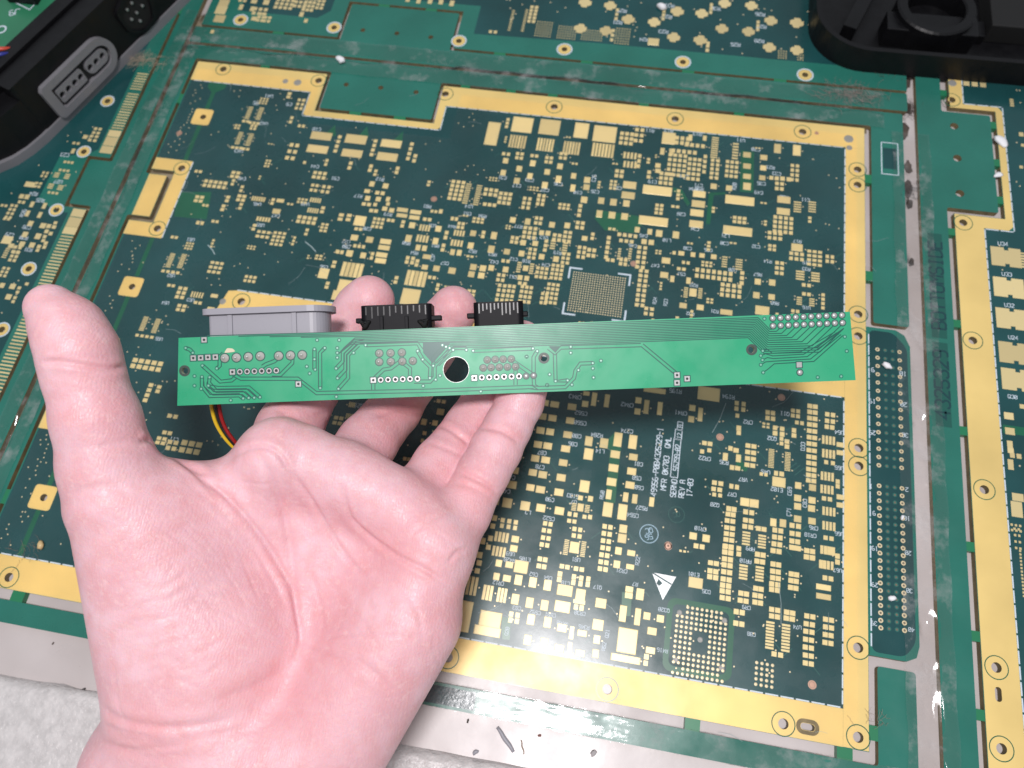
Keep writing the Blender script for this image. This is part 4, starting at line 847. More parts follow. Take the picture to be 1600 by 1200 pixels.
crumb(1564, 222, 5.5, WH, 'long white sliver in the slot of the right-hand board', 6, -.2, .3)
crumb(1559, 274, 3.4, WH, 'oval white fleck below the sliver on the right-hand board', 7, -.2, .35)
crumb(65, 852, 3.0, (.62, .45, .22), 'tan seed-like grain on the board left of the wrist', 8, .2, .5, .4)
crumb(843, 1150, 1.6, (.22, .09, .07), 'reddish brown crumb on the pale worktop at the front', 9, -2.6)
crumb(730, 1127, 1.6, (.06, .05, .04), 'dark brown flake on the pale worktop right of the hand', 10, -2.6, .3)
crumb(125, 1078, 1.9, (.10, .09, .09), 'dark speck on the foam edge left of the wrist', 11, -2.6)
crumb(928, 1178, 3.2, (.38, .36, .36), 'grey smudge-like flake at the bottom of the worktop', 12, -2.6, .15)
crumb(76, 1005, 1.4, (.14, .11, .10), 'brown fleck on the worktop below the front rail', 13, -2.6, .2)
def shaving(a, b, wd, label, col=(.33, .33, .36)):
    (xa, ya), (xb, yb) = P(*a, -2.6), P(*b, -2.6); m = MB(); n = 8
    pts = [(xa + (xb - xa) * i / n + .15 * math.sin(i * 1.3), ya + (yb - ya) * i / n, -2.6 + wd * .4) for i in range(n + 1)]
    m.tube(pts, [wd * .5 * (.6 + .5 * math.sin(math.pi * (.1 + .8 * i / n))) for i in range(n + 1)], 6)
    return tag(m.build('shaving', mat('shaving_grey', col, .45), None, True), label, 'shaving', 'shavings on the worktop')
shaving((777, 1136), (803, 1175), 1.5, 'longest grey plastic shaving on the worktop in front')
shaving((739, 1178), (747, 1172), 1.3, 'short grey plastic shaving nearest the hand')
shaving((814, 1156), (819, 1179), .5, 'thin brown splinter right of the long grey shaving', (.25, .18, .12))
# lint
def lint(px, py, rad, n, label, col, seed, z=.3):
    r = np.random.RandomState(seed); x, y = P(px, py); m = MB()
    for _ in range(n):
        p = np.array([x + r.normal(0, rad * .75), y + r.normal(0, rad * .22), z + abs(r.normal(0, .5))]); d = r.normal(0, 1, 3); pts = []
        for k in range(7):
            pts.append(tuple(p)); d = d + r.normal(0, 1.1, 3); d[2] *= .4; p = p + d / np.linalg.norm(d) * rad * .16; p[2] = max(p[2], z)
        m.tube(pts, .045, 4, cap=False)
    o = m.build('lint', mat('lint_fibre', col, .8), None, True)
    return tag(o, label, 'lint', 'lint on the tape')
lint(1330, 148, 9, 120, 'grey brown fluff caught on the tape below the black tray', (.34, .27, .24), 5)
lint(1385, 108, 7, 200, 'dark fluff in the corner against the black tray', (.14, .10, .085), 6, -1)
lint(225, 95, 7, 110, 'beige torn tape and fluff beside the black console case', (.50, .40, .30), 7)
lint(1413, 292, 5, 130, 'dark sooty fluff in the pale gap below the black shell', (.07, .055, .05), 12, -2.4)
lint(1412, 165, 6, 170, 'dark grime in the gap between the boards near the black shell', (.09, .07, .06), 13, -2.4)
lint(35, 862, 6, 14, 'brown hair and dust on the board at the far left', (.26, .20, .15), 8)
lint(1365, 1125, 4.5, 12, 'fluff at the lower right corner of the gold border', (.32, .26, .20), 9)

# ------------------------------------------------------------------ console case, upper left
BLK = mat('black_plastic', (.0045, .0045, .0055), .42, spec=.3, var=.15, vscale=90, bump=.03, bscale=1400, rvar=.1)
GRY = mat('grey_plastic', (.20, .197, .212), .42, var=.06, vscale=80, bump=.015, bscale=900)
GRYL = mat('light_grey_port_plastic', (.30, .295, .33), .4, bump=.01, bscale=900)
A0 = np.array([-282.4, 211.45]); U = np.array([.35407, .93522]); N = np.array([.93522, -.35407])   # wall origin, along, outward
case = empty('console_case'); tag(case, 'black games adapter case with grey base and grey controller port at upper left', 'console case')
def W2(s, o): return tuple(A0 + U * s + N * o)      # along the wall, outward
def foot(off, back=-95, far=260):
    """footprint with a rounded near corner, pushed in by off"""
    cv = [(far, 0), (-8, 0), (-17, -1.0), (-26, -3.4), (-36, -9.2), (-45, -18), (-53, -31), (-58, -50), (-60, back), (far, back)]
    return [W2(s + (off if s < -20 else 0), o - (off if s > -50 else 0)) for s, o in cv]
m = MB(); m.prism([foot(0)], -2.6, 4.6); m.build('base_shell', GRY, case, bevel=1.0)
m = MB(); m.prism([foot(1.6)], 4.5, 24); m.build('lower_wall', BLK, case, bevel=.6)
def wallbox(mb, s0, s1, o0, o1, z0, z1):
    q = [W2(s0, o0), W2(s1, o0), W2(s1, o1), W2(s0, o1)]
    mb.prism([q if True else q], z0, z1)
m = MB(); wallbox(m, -5, 262, -12, -1.0, .2, 31.5); m.build('port_panel', BLK, case, bevel=2.2, seg=3)
m = MB(); wallbox(m, -30, 262, -21, -12.8, 10, 33); m.build('upper_wall', BLK, case, bevel=1.6, seg=3)
m = MB(); wallbox(m, -24, 262, -90, -20.8, 18, 29); bd = m.build('inner_board', mat('green_pcb', (.03, .20, .10), .3, var=.1), case)
def WP(s, z, o):  # point on the wall
    q = A0 + U * s + N * o; return (q[0], q[1], z)
def wall_prism(mb, loops, o0, o1, mi=0):
    """prism whose outline lies in the wall plane (s,z), between offsets o0<o1"""
    t = MB(); t.prism(loops, 0, 1)
    base = len(mb.v)
    mb.v += [WP(p[0], p[1], o0 + (o1 - o0) * p[2]) for p in t.v]
    mb.f += [tuple(base + i for i in fc) for fc in t.f]; mb.m += [mi] * len(t.f)
port_out = [(6.5, 3.8), (40, 3.8)] + [(40 + 9.6 * math.cos(math.radians(a)), 13.4 + 9.6 * math.sin(math.radians(a))) for a in range(-75, 76, 15)] + [(40, 23), (6.5, 23), (4.6, 21), (4.6, 5.8)]
port_in = [(9.5, 7.6), (40.5, 7.6)] + [(40.5 + 5.8 * math.cos(math.radians(a)), 13.4 + 5.8 * math.sin(math.radians(a))) for a in range(-75, 76, 15)] + [(40.5, 19.2), (9.5, 19.2)]
m = MB(); wall_prism(m, [port_out, port_in], -1.2, 1.5); pr_ = m.build('controller_port', GRY, case, bevel=.5)
m = MB(); wall_prism(m, [port_in], -1.1, -.9); m.build('port_recess', mat('recess_dark', (.008, .008, .009), .6), pr_)
for s0, s1, pins in ((10.6, 27.8, (12.7, 17.1, 21.5, 25.7)), (30.3, 44.6, (32.7, 37.1, 41.5))):
    pl = rrect(s0, s1, 9.6, 17.2, 3.6 if s0 > 20 else 1.0, 5)
    m = MB(); wall_prism(m, [pl] + [circ(p, 13.4, 1.65, 14) for p in pins], -.95, 1.1); m.build('pin_block', GRY, pr_, bevel=.25)
m = MB(); c6 = [(62, 22), (70, 25.5), (78, 24), (81, 17), (77, 8), (69, 7), (63, 12)]
wall_prism(m, [round_poly(c6, 2)], -1.0, -.6); p6 = m.build('six_pin_port', mat('port_void', (.003, .003, .003), .7), case)
m = MB(); wall_prism(m, [round_poly([(60, 23.5), (70, 27.5), (80, 26), (83.5, 17), (79, 6), (69, 5), (61, 11)], 3), round_poly(c6, 2)], -1.0, .8); m.build('port_collar', BLK, p6, bevel=.4)
for s_, z_ in ((67.3, 20.7), (71.5, 21.5), (75.8, 16.6), (71, 16.0), (66.6, 15.4), (70.2, 11.6)):
    m = MB(); m.tube([WP(s_, z_, -.6), WP(s_, z_, .3), WP(s_, z_, .45)], [.75, .75, .4], 10); m.build('pin', mat('pin_metal', (.5, .5, .5), .3, metal=.8), p6)
m = MB(); x, y, _ = WP(8, 0, -44)
def CZ(px, py, z): d = ray(px, py); t = (z - H) / d[2]; return (t * d[0], t * d[1])
tj = CZ(23, 19, 29.1); lettering(m, 'J9', tj, 203, 3.6, 29.08, wd=.55); m.build('marking', MT['silk'], bd)
hx = CZ(2, 46, 29.1); m = MB(); m.ring(hx[0], hx[1], 1.8, 2.7, 29.1, 20); m.build('hole_ring', MT['silk'], bd)
kx_ = CZ(42, 2, 29.1); m = MB(); m.box(kx_[0] - 9, kx_[0] + 7, kx_[1] - 2, kx_[1] + 24, 29, 37); m.build('black_connector', BLK, bd, bevel=.4)
kx_ = CZ(22, 6, 29.1); m = MB(); m.strip([CZ(8, -4, 29.1), CZ(46, 15, 29.1), CZ(56, 5, 29.1)], .6, 29.12); m.build('printed_line', MT['silk'], bd)
for (pa, pb, col, nm) in (((-25, 82), (15, 74), (.55, .06, .03), 'red'), ((-25, 92), (12, 82), (.02, .03, .25), 'blue')):
    a, b = CZ(*pa, 33), CZ(*pb, 33); m = MB(); m.tube([(a[0], a[1], 31), ((a[0] + b[0]) / 2, (a[1] + b[1]) / 2, 33.5), (b[0], b[1], 32)], 1.1, 10)
    m.build('wire', mat(nm + '_wire', col, .35), case, True)

# ------------------------------------------------------------------ black tray, upper right
tray = empty('plastic_tray'); tag(tray, 'open black plastic shell with rounded corner at upper right', 'plastic shell')
x0, y0 = 83.5, 300.5; r_ = 27
def tray_loop(i): 
    pts = [(x0 + i + (r_ - i) * (1 - math.cos(math.radians(a))), y0 + i + (r_ - i) * (1 - math.sin(math.radians(a)))) for a in range(0, 91, 9)]
    return [(x0 + i, 520 - i)] + pts + [(420 - i, y0 + i + 2.0), (420 - i, 520 - i)]
m = MB(); m.prism([tray_loop(0)], -1.2, 2.0); m.build('tray_floor', BLK, tray, bevel=.4)
m = MB(); m.prism([tray_loop(0), tray_loop(2.4)], 1.9, 13.0); m.build('rim', BLK, tray, bevel=.8, seg=3)
def TZ(px, py, z): return CZ(1240 + px / 4.444, py / 4.444, z)
a, b = TZ(400, 230, 9), TZ(520, 0, 9); d = Vector((b[0] - a[0], b[1] - a[1])).normalized(); n_ = Vector((-d.y, d.x)) * 5
m = MB(); m.prism([[(a[0] - n_.x * .3, a[1] - n_.y * .3), (a[0] + n_.x, a[1] + n_.y), (a[0] + n_.x + d.x * 60, a[1] + n_.y + d.y * 60), (a[0] - n_.x * .3 + d.x * 60, a[1] - n_.y * .3 + d.y * 60)]], 2, 12); m.build('rib', BLK, tray, bevel=.5)
a = TZ(590, 330, 2); m = MB(); m.box(a[0], a[0] + 42, a[1] + 1, a[1] + 13, 1.9, 12.5); m.build('rib', BLK, tray, bevel=.5)
c = TZ(980, 170, 12); m = MB(); m.lathe(c[0], c[1] + 8, [(18.5, 1.9), (18.5, 15), (17.6, 15.8), (14, 15.8), (13.4, 15), (13.2, 5)], 40); m.build('boss', BLK, tray)
a = TZ(1150, 250, 6); m = MB(); m.box(a[0], a[0] + 12, a[1], a[1] + 10, 1.9, 7); m.build('rib', BLK, tray, bevel=.4)
m = MB(); m.box(a[0] + 12.5, a[0] + 120, a[1] + 2, a[1] + 90, 1.95, 12); m.build('inner_block', mat('matte_black', (.006, .006, .006), .7), tray, bevel=.5)

# ------------------------------------------------------------------ held strip board
DP = 225.0
SC = DP / F
ANG = math.radians(2.2)
def camp(px, py, d): return np.array([(px - 800) / F * d, -(py - 600) / F * d, -d])
strip = empty('strip_board')
tag(strip, 'long narrow green circuit board with grey and black sockets held on the fingers', 'circuit board')
pc = camp(807, 560.5, DP)
strip.matrix_world = M4 @ Matrix.Translation(Vector(pc * MM)) @ Matrix.Rotation(ANG, 4, 'Z')
ca, sa = math.cos(-ANG), math.sin(-ANG)
def L2(px, py):
    x = (px - 807) * SC; y = -(py - 560.5) * SC
    return (x * ca - y * sa, x * sa + y * ca)
def LA(x, y): return L2(260 + x / 2.6667, 420 + y / 2.6667)     # first detail view
def LB(x, y): return L2(780 + x / 2.6667, 420 + y / 2.6667)     # second detail view
PCBG = mat('light_green_strip_mask', (.034, .365, .185), .33, var=.06, vscale=40, rvar=.13, bump=.012, bscale=260)
PCBD = mat('dark_gap_green', (.008, .095, .072), .35)
TIN = mat('solder_tin', (.50, .50, .49), .32, metal=.4, bump=.03, bscale=1500)
SOLD = mat('solder_dome', (.56, .54, .51), .26, metal=.2, bump=.10, bscale=900)
HOLE = mat('pin_hole', (.02, .025, .025), .6)
EDGE = mat('strip_edge_fibreglass', (.42, .46, .36), .7, var=.3, vscale=900)
outline = [L2(277, 634), L2(1337, 594), L2(1328, 487), L2(279, 528)]
bh = LA(1207, 420)
mh = [LA(76, 425), LA(1573, 372), LB(1052, 337)]
m = MB(); m.prism([outline, circ(bh[0], bh[1], 3.95, 36)] + [circ(x, y, 1.05, 16) for x, y in mh], -1.6, 0, 0, 1)
m.build('board', [PCBG, EDGE], strip)
m = MB(); m.ring(bh[0], bh[1], 3.95, 4.08, .02, 36); m.build('hole_rim', TIN, strip)
for x, y in mh:
    m = MB(); m.ring(x, y, 1.05, 1.75, .025, 20); m.build('mounting_ring', mat('dark_ring', (.045, .07, .06), .4), strip)
# traces: a trace shows as a pair of dark gaps in the light green copper pour
TZc = [.012]
def trace(pts, gap=1.05, wd=.30, conv=None):
    p = [conv(*q) if conv else q for q in pts]
    m = MB(); TZc[0] += .00012
    k = len(p)
    for s in (-1, 1):
        o = []
        for i in range(k):
            a = p[max(i - 1, 0)]; b = p[min(i + 1, k - 1)]
            d = (b[0] - a[0], b[1] - a[1]); l = math.hypot(*d) or 1
            o.append((p[i][0] - d[1] / l * s * gap / 2, p[i][1] + d[0] / l * s * gap / 2))
        m.strip(o, wd, TZc[0])
    m.build('trace', PCBD, strip)
def line(pts, wd=.34, conv=None):
    p = [conv(*q) if conv else q for q in pts]
    TZc[0] += .00012
    m = MB(); m.strip(p, wd, TZc[0]); m.build('trace', PCBD, strip)
for t in ([(80, 330), (98, 337), (112, 352)], [(150, 403), (225, 470), (272, 465), (290, 450)], [(278, 440), (310, 458), (548, 458), (625, 518), (1100, 508), (1530, 492)],
          [(148, 452), (148, 490), (180, 530), (302, 527), (320, 540)], [(163, 470), (163, 486), (195, 519), (318, 517), (343, 538)], [(180, 455), (178, 476), (208, 508), (332, 506), (366, 537)], [(175, 490), (215, 497), (345, 495), (390, 535)],
          [(210, 415), (222, 405), (222, 365), (238, 352)], [(440, 440), (475, 442), (525, 392), (525, 375)], [(400, 408), (415, 398), (450, 385), (462, 375)],
          [(617, 335), (617, 420)], [(660, 330), (640, 350), (641, 497)], [(862, 470), (862, 505)], [(868, 455), (905, 420), (935, 415), (975, 385), (983, 360)], [(988, 394), (1015, 415), (1015, 452)],
          [(1047, 342), (1068, 378), (1100, 410), (1098, 455)], [(1032, 470), (1100, 470), (1118, 450), (1118, 405), (1165, 355), (1200, 330), (1250, 330)], [(830, 318), (1045, 310), (1065, 340)],
          [(712, 456), (746, 420), (746, 356), (795, 308), (830, 300)], [(717, 500), (757, 455), (757, 360), (800, 318)], [(707, 415), (735, 385), (735, 350), (785, 300)], [(1437, 380), (1528, 442)], [(1455, 412), (1455, 484)],
          [(1545, 343), (1530, 368), (1530, 445), (1532, 485), (1550, 497), (1600, 495)], [(1278, 342), (1527, 332)], [(1130, 400), (1180, 352)], [(1112, 404), (1112, 372), (1150, 330)]):
    trace(t, conv=LA)
for t in ([(120, 492), (160, 497), (275, 493), (312, 455), (318, 425), (338, 395), (390, 393)], [(232, 352), (235, 468), (285, 465)], [(205, 330), (232, 352), (258, 328), (590, 318)], [(595, 318), (737, 436)]):
    trace(t, conv=LB)
m = MB(); m.prism([[LB(208, 322), LB(258, 322), LB(234, 350)]], .002, .011, bottom=False); m.build('dark_area', PCBD, strip)
m = MB(); m.prism([[LA(1068, 305), LA(1185, 305), LA(1110, 395), LA(1070, 350)]], .002, .011, bottom=False); m.build('dark_area', mat('teal_gap', (.018, .10, .085), .35), strip)
# bus of parallel lines along the top edge, running to the header at the right
for i in range(13):
    y0_ = 240 + 7.2 * i; xs = 1078 - 3.4 * i; ys = 203 + 7.0 * i
    za = 262 + 6.6 * i
    if i < 4: pts = [LA(170 + 130 * i, za + 17 - 4.5 * i), LA(800, za)]
    elif i < 9: pts = [LA(738 - 6 * (i - 4), za + 42), LA(785 - 4 * (i - 4), za)]
    else: pts = [LA(1130 + 8 * (i - 9), za + 32), LA(1172 + 6 * (i - 9), za - 14)]
    pts += [LB(0, y0_), LB(xs, ys)]
    if i < 10:
        yh = 252 + 9.2 * i; xp = 1140 + 32 * i; yp = 246 - 1.5 * i
        pts += [LB(xs + (yh - ys), yh), LB(max(xp - (yh - yp), xs + (yh - ys) + 3), yh - 2 * i * .3), LB(xp, yp)]
    else:
        yh = 335 + (i - 10) * 9; pts += [LB(xs + (yh - ys), yh), LB(1240 + 8 * i, yh - 6), LB(1436, 248)]
    line(pts, .30)
for k in range(5):
    vx, vy = [(1098, 342), (1090, 362), (1097, 380), (1090, 400), (1100, 432)][k]
    line([(vx, vy), (vx + 20, vy - 6 - k * 2), (1138 + 2 * k, 352 + 11 * k), (1255 + 14 * k, 346 + 10 * k), (1400 + 8 * k, 262 + 4 * k)], .3, LB)
# pads, rings, solder
def square_pad(p, s=8.2, hole=True, name='square_pad'):
    x, y = p; a = s * SC / 2
    m = MB(); m.slab(x, y, a * 2.7, a * 2.7, 0, .02); q = m.build(name, PCBD, strip)
    m = MB(); m.slab(x, y, a * 2, a * 2, .018, .05); m.build('tin', TIN, q)
    if hole:
        m = MB(); m.disc(x, y, a * .5, .055, 12); m.build('pin_hole', HOLE, q)
def ring_pad(p, r=4.3, filled=False):
    x, y = p; a = r * SC
    m = MB(); m.disc(x, y, a * 1.3, .02, 18); q = m.build('ring_pad', PCBD, strip)
    m = MB()
    if filled: m.lathe(x, y, [(a, .02), (a * .95, .2), (a * .6, .42), (a * .25, .5)], 16)
    else: m.ring(x, y, a * .58, a, .05, 18)
    m.build('tin', TIN, q, filled)
    if not filled:
        m = MB(); m.disc(x, y, a * .58, .045, 12); m.build('pin_hole', HOLE, q)
def dome(p, r):
    x, y = p; a = r * SC
    m = MB(); m.disc(x, y, a * 1.22, .022, 18); q = m.build('solder_joint', PCBD, strip)
    m = MB(); m.lathe(x, y, [(a, .02), (a * .95, .15), (a * .75, .4), (a * .45, .75), (a * .3, 1.05), (a * .24, 1.1)], 18); m.build('solder', SOLD, q, True)
    m = MB(); m.lathe(x, y, [(a * .3, 1.0), (a * .27, 1.4), (a * .12, 1.48)], 10); m.build('pin', TIN, q, True)
for x, y in ((112, 372), (143, 371), (173, 369), (204, 368), (275, 430), (157, 296), (550, 480), (862, 464), (1283, 455)): square_pad(LA(x, y))
for p in ((741, 443), (741, 475), (783, 458)): square_pad(LB(*p))
square_pad(LB(1250, 400), hole=False); ring_pad(LB(1253, 432), 4.4, True)
for i in range(6):
    ring_pad(LA(306 + 30.4 * i, 429 - i)); ring_pad(LA(893 + 30.6 * i, 463 - i)); ring_pad(LA(1314 + 31 * i, 453 - i))
for p in ((1499, 447), (1530, 445)): ring_pad(LA(*p), 4.4, True)
for p in ((243, 372), (292, 370), (341, 367), (391, 364), (468, 363), (517, 361), (566, 359)): dome(LA(*p), 6.6)
for p in ((887, 352), (934, 351), (981, 349), (887, 388), (935, 387), (983, 386), (1027, 384)): dome(LA(*p), 5.6)
for p in ((1337, 380), (1370, 378), (1403, 377), (1437, 376), (1320, 413), (1353, 411), (1387, 410), (1421, 409), (1455, 408)): dome(LA(*p), 5.2)
for i in range(10):
    ring_pad(LB(1140 + 32 * i, 206 - 1.4 * i), 4.4, True); ring_pad(LB(1141 + 32.2 * i, 238 - 1.45 * i), 4.4, True)
m = MB()
for p in [LA(*q) for q in ((628, 297), (617, 335), (617, 377), (620, 420), (660, 330), (585, 407), (597, 436), (641, 497), (712, 330), (712, 350), (712, 370), (707, 415), (713, 456), (717, 500), (720, 297), (780, 350), (830, 318), (1047, 342), (1068, 378), (1098, 455), (1122, 462), (1070, 488), (1112, 404), (1150, 318), (1165, 325), (1180, 330), (1195, 338), (1250, 338), (1278, 342), (1527, 332), (1545, 343), (1500, 366), (1310, 511), (708, 533), (268, 548), (117, 447), (117, 487), (80, 330), (110, 350), (150, 403), (210, 415), (148, 450), (180, 452), (145, 500), (175, 487), (320, 540), (343, 538), (366, 537), (390, 535), (1140, 445), (1586, 485))] + \
         [LB(*q) for q in ((115, 366), (210, 440), (200, 484), (298, 325), (298, 350), (424, 383), (390, 393), (390, 415), (393, 453), (330, 422), (285, 465), (235, 468), (303, 483), (1105, 208), (1440, 283), (1448, 343), (1425, 448), (1327, 452), (1098, 342), (1090, 362), (1097, 380), (1090, 400), (1100, 432))]:
    m.disc(p[0], p[1], .62, .021, 12, 1); m.ring(p[0], p[1], .16, .42, .03, 12, 2); m.disc(p[0], p[1], .17, .029, 8, 0)
tag(m.build('via_rings', [TIN, PCBD, mat('via_green', (.10, .42, .28), .35)], strip), kind='stuff')
fl = LA(262, 342); m = MB(); m.prism([round_poly([(fl[0] - 1.6, fl[1] - .6), (fl[0] - .6, fl[1] + .9), (fl[0] + 1.2, fl[1] + .7), (fl[0] + 2.0, fl[1] - .3), (fl[0] + .4, fl[1] - .5)], .5)], .06, .18, bottom=False)
m.build('flux_residue', mat('flux_cream', (.62, .58, .42), .5), strip)
# sockets on the far side of the board
def xz_prism(mb, loops, y0, y1, mi=0):
    t = MB(); t.prism(loops, 0, 1); b = len(mb.v)
    mb.v += [(p[0], y1 - (y1 - y0) * p[2], p[1]) for p in t.v]
    mb.f += [tuple(b + i for i in fc) for fc in t.f]; mb.m += [mi] * len(t.f)
def stad(x0, x1, z0, z1, r1, r0=1.0, n=8):
    pts = []
    for cx, cz, a0, r in ((x1 - r1, z1 - r1, 0, r1), (x0 + r0, z1 - r0, 90, r0), (x0 + r0, z0 + r0, 180, r0), (x1 - r1, z0 + r1, 270, r1)):
        for i in range(n + 1):
            a = math.radians(a0 + 90 * i / n); pts.append((cx + r * math.cos(a), cz + r * math.sin(a)))
    return pts
top = LA(440, 265)[1]
# grey socket; px in view -> a touch larger because it lies behind the board
kq = 1.03
xa, xb = LA(200, 230)[0] * kq, LA(682, 230)[0] * kq
yf = LA(430, 172)[1] * kq - .2
m = MB(); xz_prism(m, [stad(xa, xb, -13.6, -2.2, 5.2)], top - 9, yf); gs = m.build('grey_socket', GRYL, strip, bevel=.3)
m = MB(); xz_prism(m, [stad(xa - 1.7, xb + 1.6, -15.6, -.6, 7.2, 2.0, 10)], yf - 1.0, yf + .9); m.build('flange', GRYL, gs, bevel=.35)
for xx in (290, 552):
    x = LA(xx, 230)[0] * kq; m = MB(); m.box(x - .75, x + .75, top - 8, yf - 1.0, -2.25, -1.65); m.build('rib', GRYL, gs, bevel=.15)
BL2 = mat('black_socket_plastic', (.006, .006, .008), .5, spec=.14, bump=.02, bscale=500)
RIB = mat('scuffed_black_rib', (.012, .012, .014), .3, spec=.35)
def black_socket(x0, x1, ytop, sh0, sh1, shy, legs, blobs):
    xa, xb = LA(x0, 200)[0] * kq, LA(x1, 200)[0] * kq; yt = LA((x0 + x1) / 2, ytop)[1] * kq
    yb = LA((x0 + x1) / 2, 245)[1] - 8
    m = MB(); xz_prism(m, [round_poly([(xa, -12.5), (xb, -12.5), (xb, -3.0), (xb - 1.2, -1.9), (xa + 1.2, -1.9), (xa, -3.0)], .8)], yb, yt); s = m.build('black_socket', BL2, strip, bevel=.45)
    sa_, sb_ = LA(sh0, 200)[0] * kq, LA(sh1, 200)[0] * kq; ys = LA((x0 + x1) / 2, shy)[1] * kq
    for u0, u1 in ((sa_, xa + .3), (xb - .3, sb_)):
        m = MB(); m.box(u0, u1, ys - .8, ys + .8, -5.2, -2.6); m.build('latch', BL2, s, bevel=.3)
    n = 11
    for i in range(n):
        x = xa + 1.8 + (xb - xa - 3.6) * i / (n - 1); m = MB(); m.box(x - .2, x + .2, yt - 2.2 - rnd.random() * 2.2, yt - .5, -1.93, -1.84); m.build('grip_rib', RIB, s)
    for lx in legs:
        x = LA(lx, 225)[0] * kq; y = LA(lx, 225)[1] * kq; m = MB(); m.box(x - .55, x + .55, y - 6, y + 1.9, -1.95, -.9); m.build('leg', BL2, s, bevel=.15)
    for bx, by in blobs:
        x, y = LA(bx, by); x *= kq; y *= kq
        m = MB(); 
        pts = []; r = 2.0
        for i in range(7):
            t = math.pi * i / 6
            for j in range(14):
                a = 2 * math.pi * j / 14; rr = r * (1 + .18 * math.sin(3 * a + bx) * math.sin(t))
                pts.append((x + rr * math.sin(t) * math.cos(a) * .95, y + rr * .75 * math.sin(t) * math.sin(a) + .2 * math.cos(2 * a), -2.2 + rr * .8 * math.cos(t)))
        m.add(pts, [(i * 14 + j, i * 14 + (j + 1) % 14, (i + 1) * 14 + (j + 1) % 14, (i + 1) * 14 + j) for i in range(6) for j in range(14)])
        m.build('melted_peg', mat('melted_black', (.012, .012, .012), .12, bump=.2, bscale=500), s, True)
black_socket(822, 1112, 152, 800, 1152, 212, (910, 1012), ((842, 232), (1080, 226)))
black_socket(1284, 1488, 140, 1256, 1506, 193, (), ())
# wires hanging from the back of the strip
def wire(pts, r, col, nm):
    c = [Vector(L2(px, py) + (z,)) for px, py, z in pts]
    sm = []
    for i in range(len(c) - 1):
        p0, p1, p2, p3 = c[max(i - 1, 0)], c[i], c[i + 1], c[min(i + 2, len(c) - 1)]
        for k in range(8):
            t = k / 8
            sm.append(.5 * ((2 * p1) + (p2 - p0) * t + (2 * p0 - 5 * p1 + 4 * p2 - p3) * t * t + (3 * p1 - p0 - 3 * p2 + p3) * t ** 3))
    sm.append(c[-1])
    m = MB(); m.tube([tuple(v) for v in sm], r, 10); m.build('wire', mat(nm, col, .3), strip, True)
for k, (dx, col, nm, r) in enumerate(((0, (.72, .47, .02), 'yellow_wire', .62), (7, (.012, .012, .012), 'black_wire', .62), (12.5, (.30, .012, .012), 'red_wire', .62))):
    wire([(318 + dx, 560, -2 - k * .3), (310 + dx, 600, -9), (306 + dx * 1.0, 640, -12), (312 + dx * .95, 672, -14), (330 + dx * .9, 702, -16), (356 + dx * .6, 728, -20), (400, 765, -34), (430, 820, -44)], r, col, nm)

# ------------------------------------------------------------------ the hand (one continuous surface from a blended distance field, camera-space mm)
def C3(px, py, d): return np.array([(px - 800) / F * d, -(py - 600) / F * d, -d], np.float32)
def cone(p, a, b, ra, rb):
    ba = b - a; pa = p - a
    t = np.clip((pa @ ba) / float(ba @ ba), 0, 1)
    q = pa - t[:, None] * ba
    return np.sqrt(np.einsum('ij,ij->i', q, q)) - (ra + (rb - ra) * t)
def smin(a, b, k):
    h = np.maximum(k - np.abs(a - b), 0) / k
    return np.minimum(a, b) - h * h * k * .25
def J(px, py, d, r): return (C3(px, py, d), r)
FING = [
 [J(425, 735, 222, 10.8), J(452, 672, 238, 10.6), J(487, 602, 252, 10.0), J(516, 556, 258, 9.9), J(545, 513, 262, 9.3), J(566, 484, 261, 9.5), J(577, 470, 259, 9.0)],
 [J(528, 752, 223, 10.0), J(574, 692, 240, 9.7), J(616, 640, 255, 9.2), J(645, 592, 262, 9.2), J(674, 545, 266, 8.7), J(697, 502, 264, 9.0), J(709, 484, 261, 8.6)],
 [J(640, 800, 221, 9.6), J(690, 728, 234, 9.2), J(735, 668, 244, 8.6), J(766, 620, 248, 8.6), J(793, 580, 250, 8.0), J(809, 548, 248, 8.1), J(815, 536, 247, 7.8)],
 [J(690, 862, 215, 8.8), J(723, 800, 221, 8.5), J(756, 738, 226, 7.9), J(775, 702, 229, 8.0), J(793, 668, 232, 7.5), J(812, 628, 234.5, 7.6), J(822, 606, 235, 7.0)],
]
THUMB = [J(184, 775, 202, 13.4), J(169, 728, 201, 12.1), J(151, 655, 199, 10.8), J(131, 585, 198, 9.8), J(122, 547, 197, 9.7), J(106, 513, 197, 8.8), J(80, 482, 197.5, 6.6)]
PALM = [(J(300, 1120, 224, 16), J(425, 738, 222, 13)), (J(360, 1130, 226, 16), J(530, 762, 224, 12.8)), (J(430, 1130, 224, 16), J(625, 808, 222, 12.2)), (J(500, 1130, 218, 17), J(672, 862, 216, 12.0)),
        (J(474, 1210, 207, 19.5), J(640, 968, 210, 15.2))]
PADSH = [(J(438, 716, 215, 12.4), J(470, 722, 216, 11.5)), (J(540, 748, 215.5, 11.2), J(560, 757, 215.5, 11.2)), (J(618, 790, 214.5, 10.8), J(640, 808, 214.5, 10.8)), (J(676, 850, 212, 11), J(668, 880, 212, 11))]
THEN = [(J(281, 1065, 210, 20.4), J(199, 795, 204, 14.8)), (J(352, 1005, 216, 23.5), J(262, 820, 210, 16)), (J(330, 1090, 212, 22), J(352, 1005, 216, 23))]
WEB = [(J(225, 785, 209, 11), J(330, 790, 217, 10.5)), (J(330, 790, 217, 10.5), J(415, 800, 222, 11))]
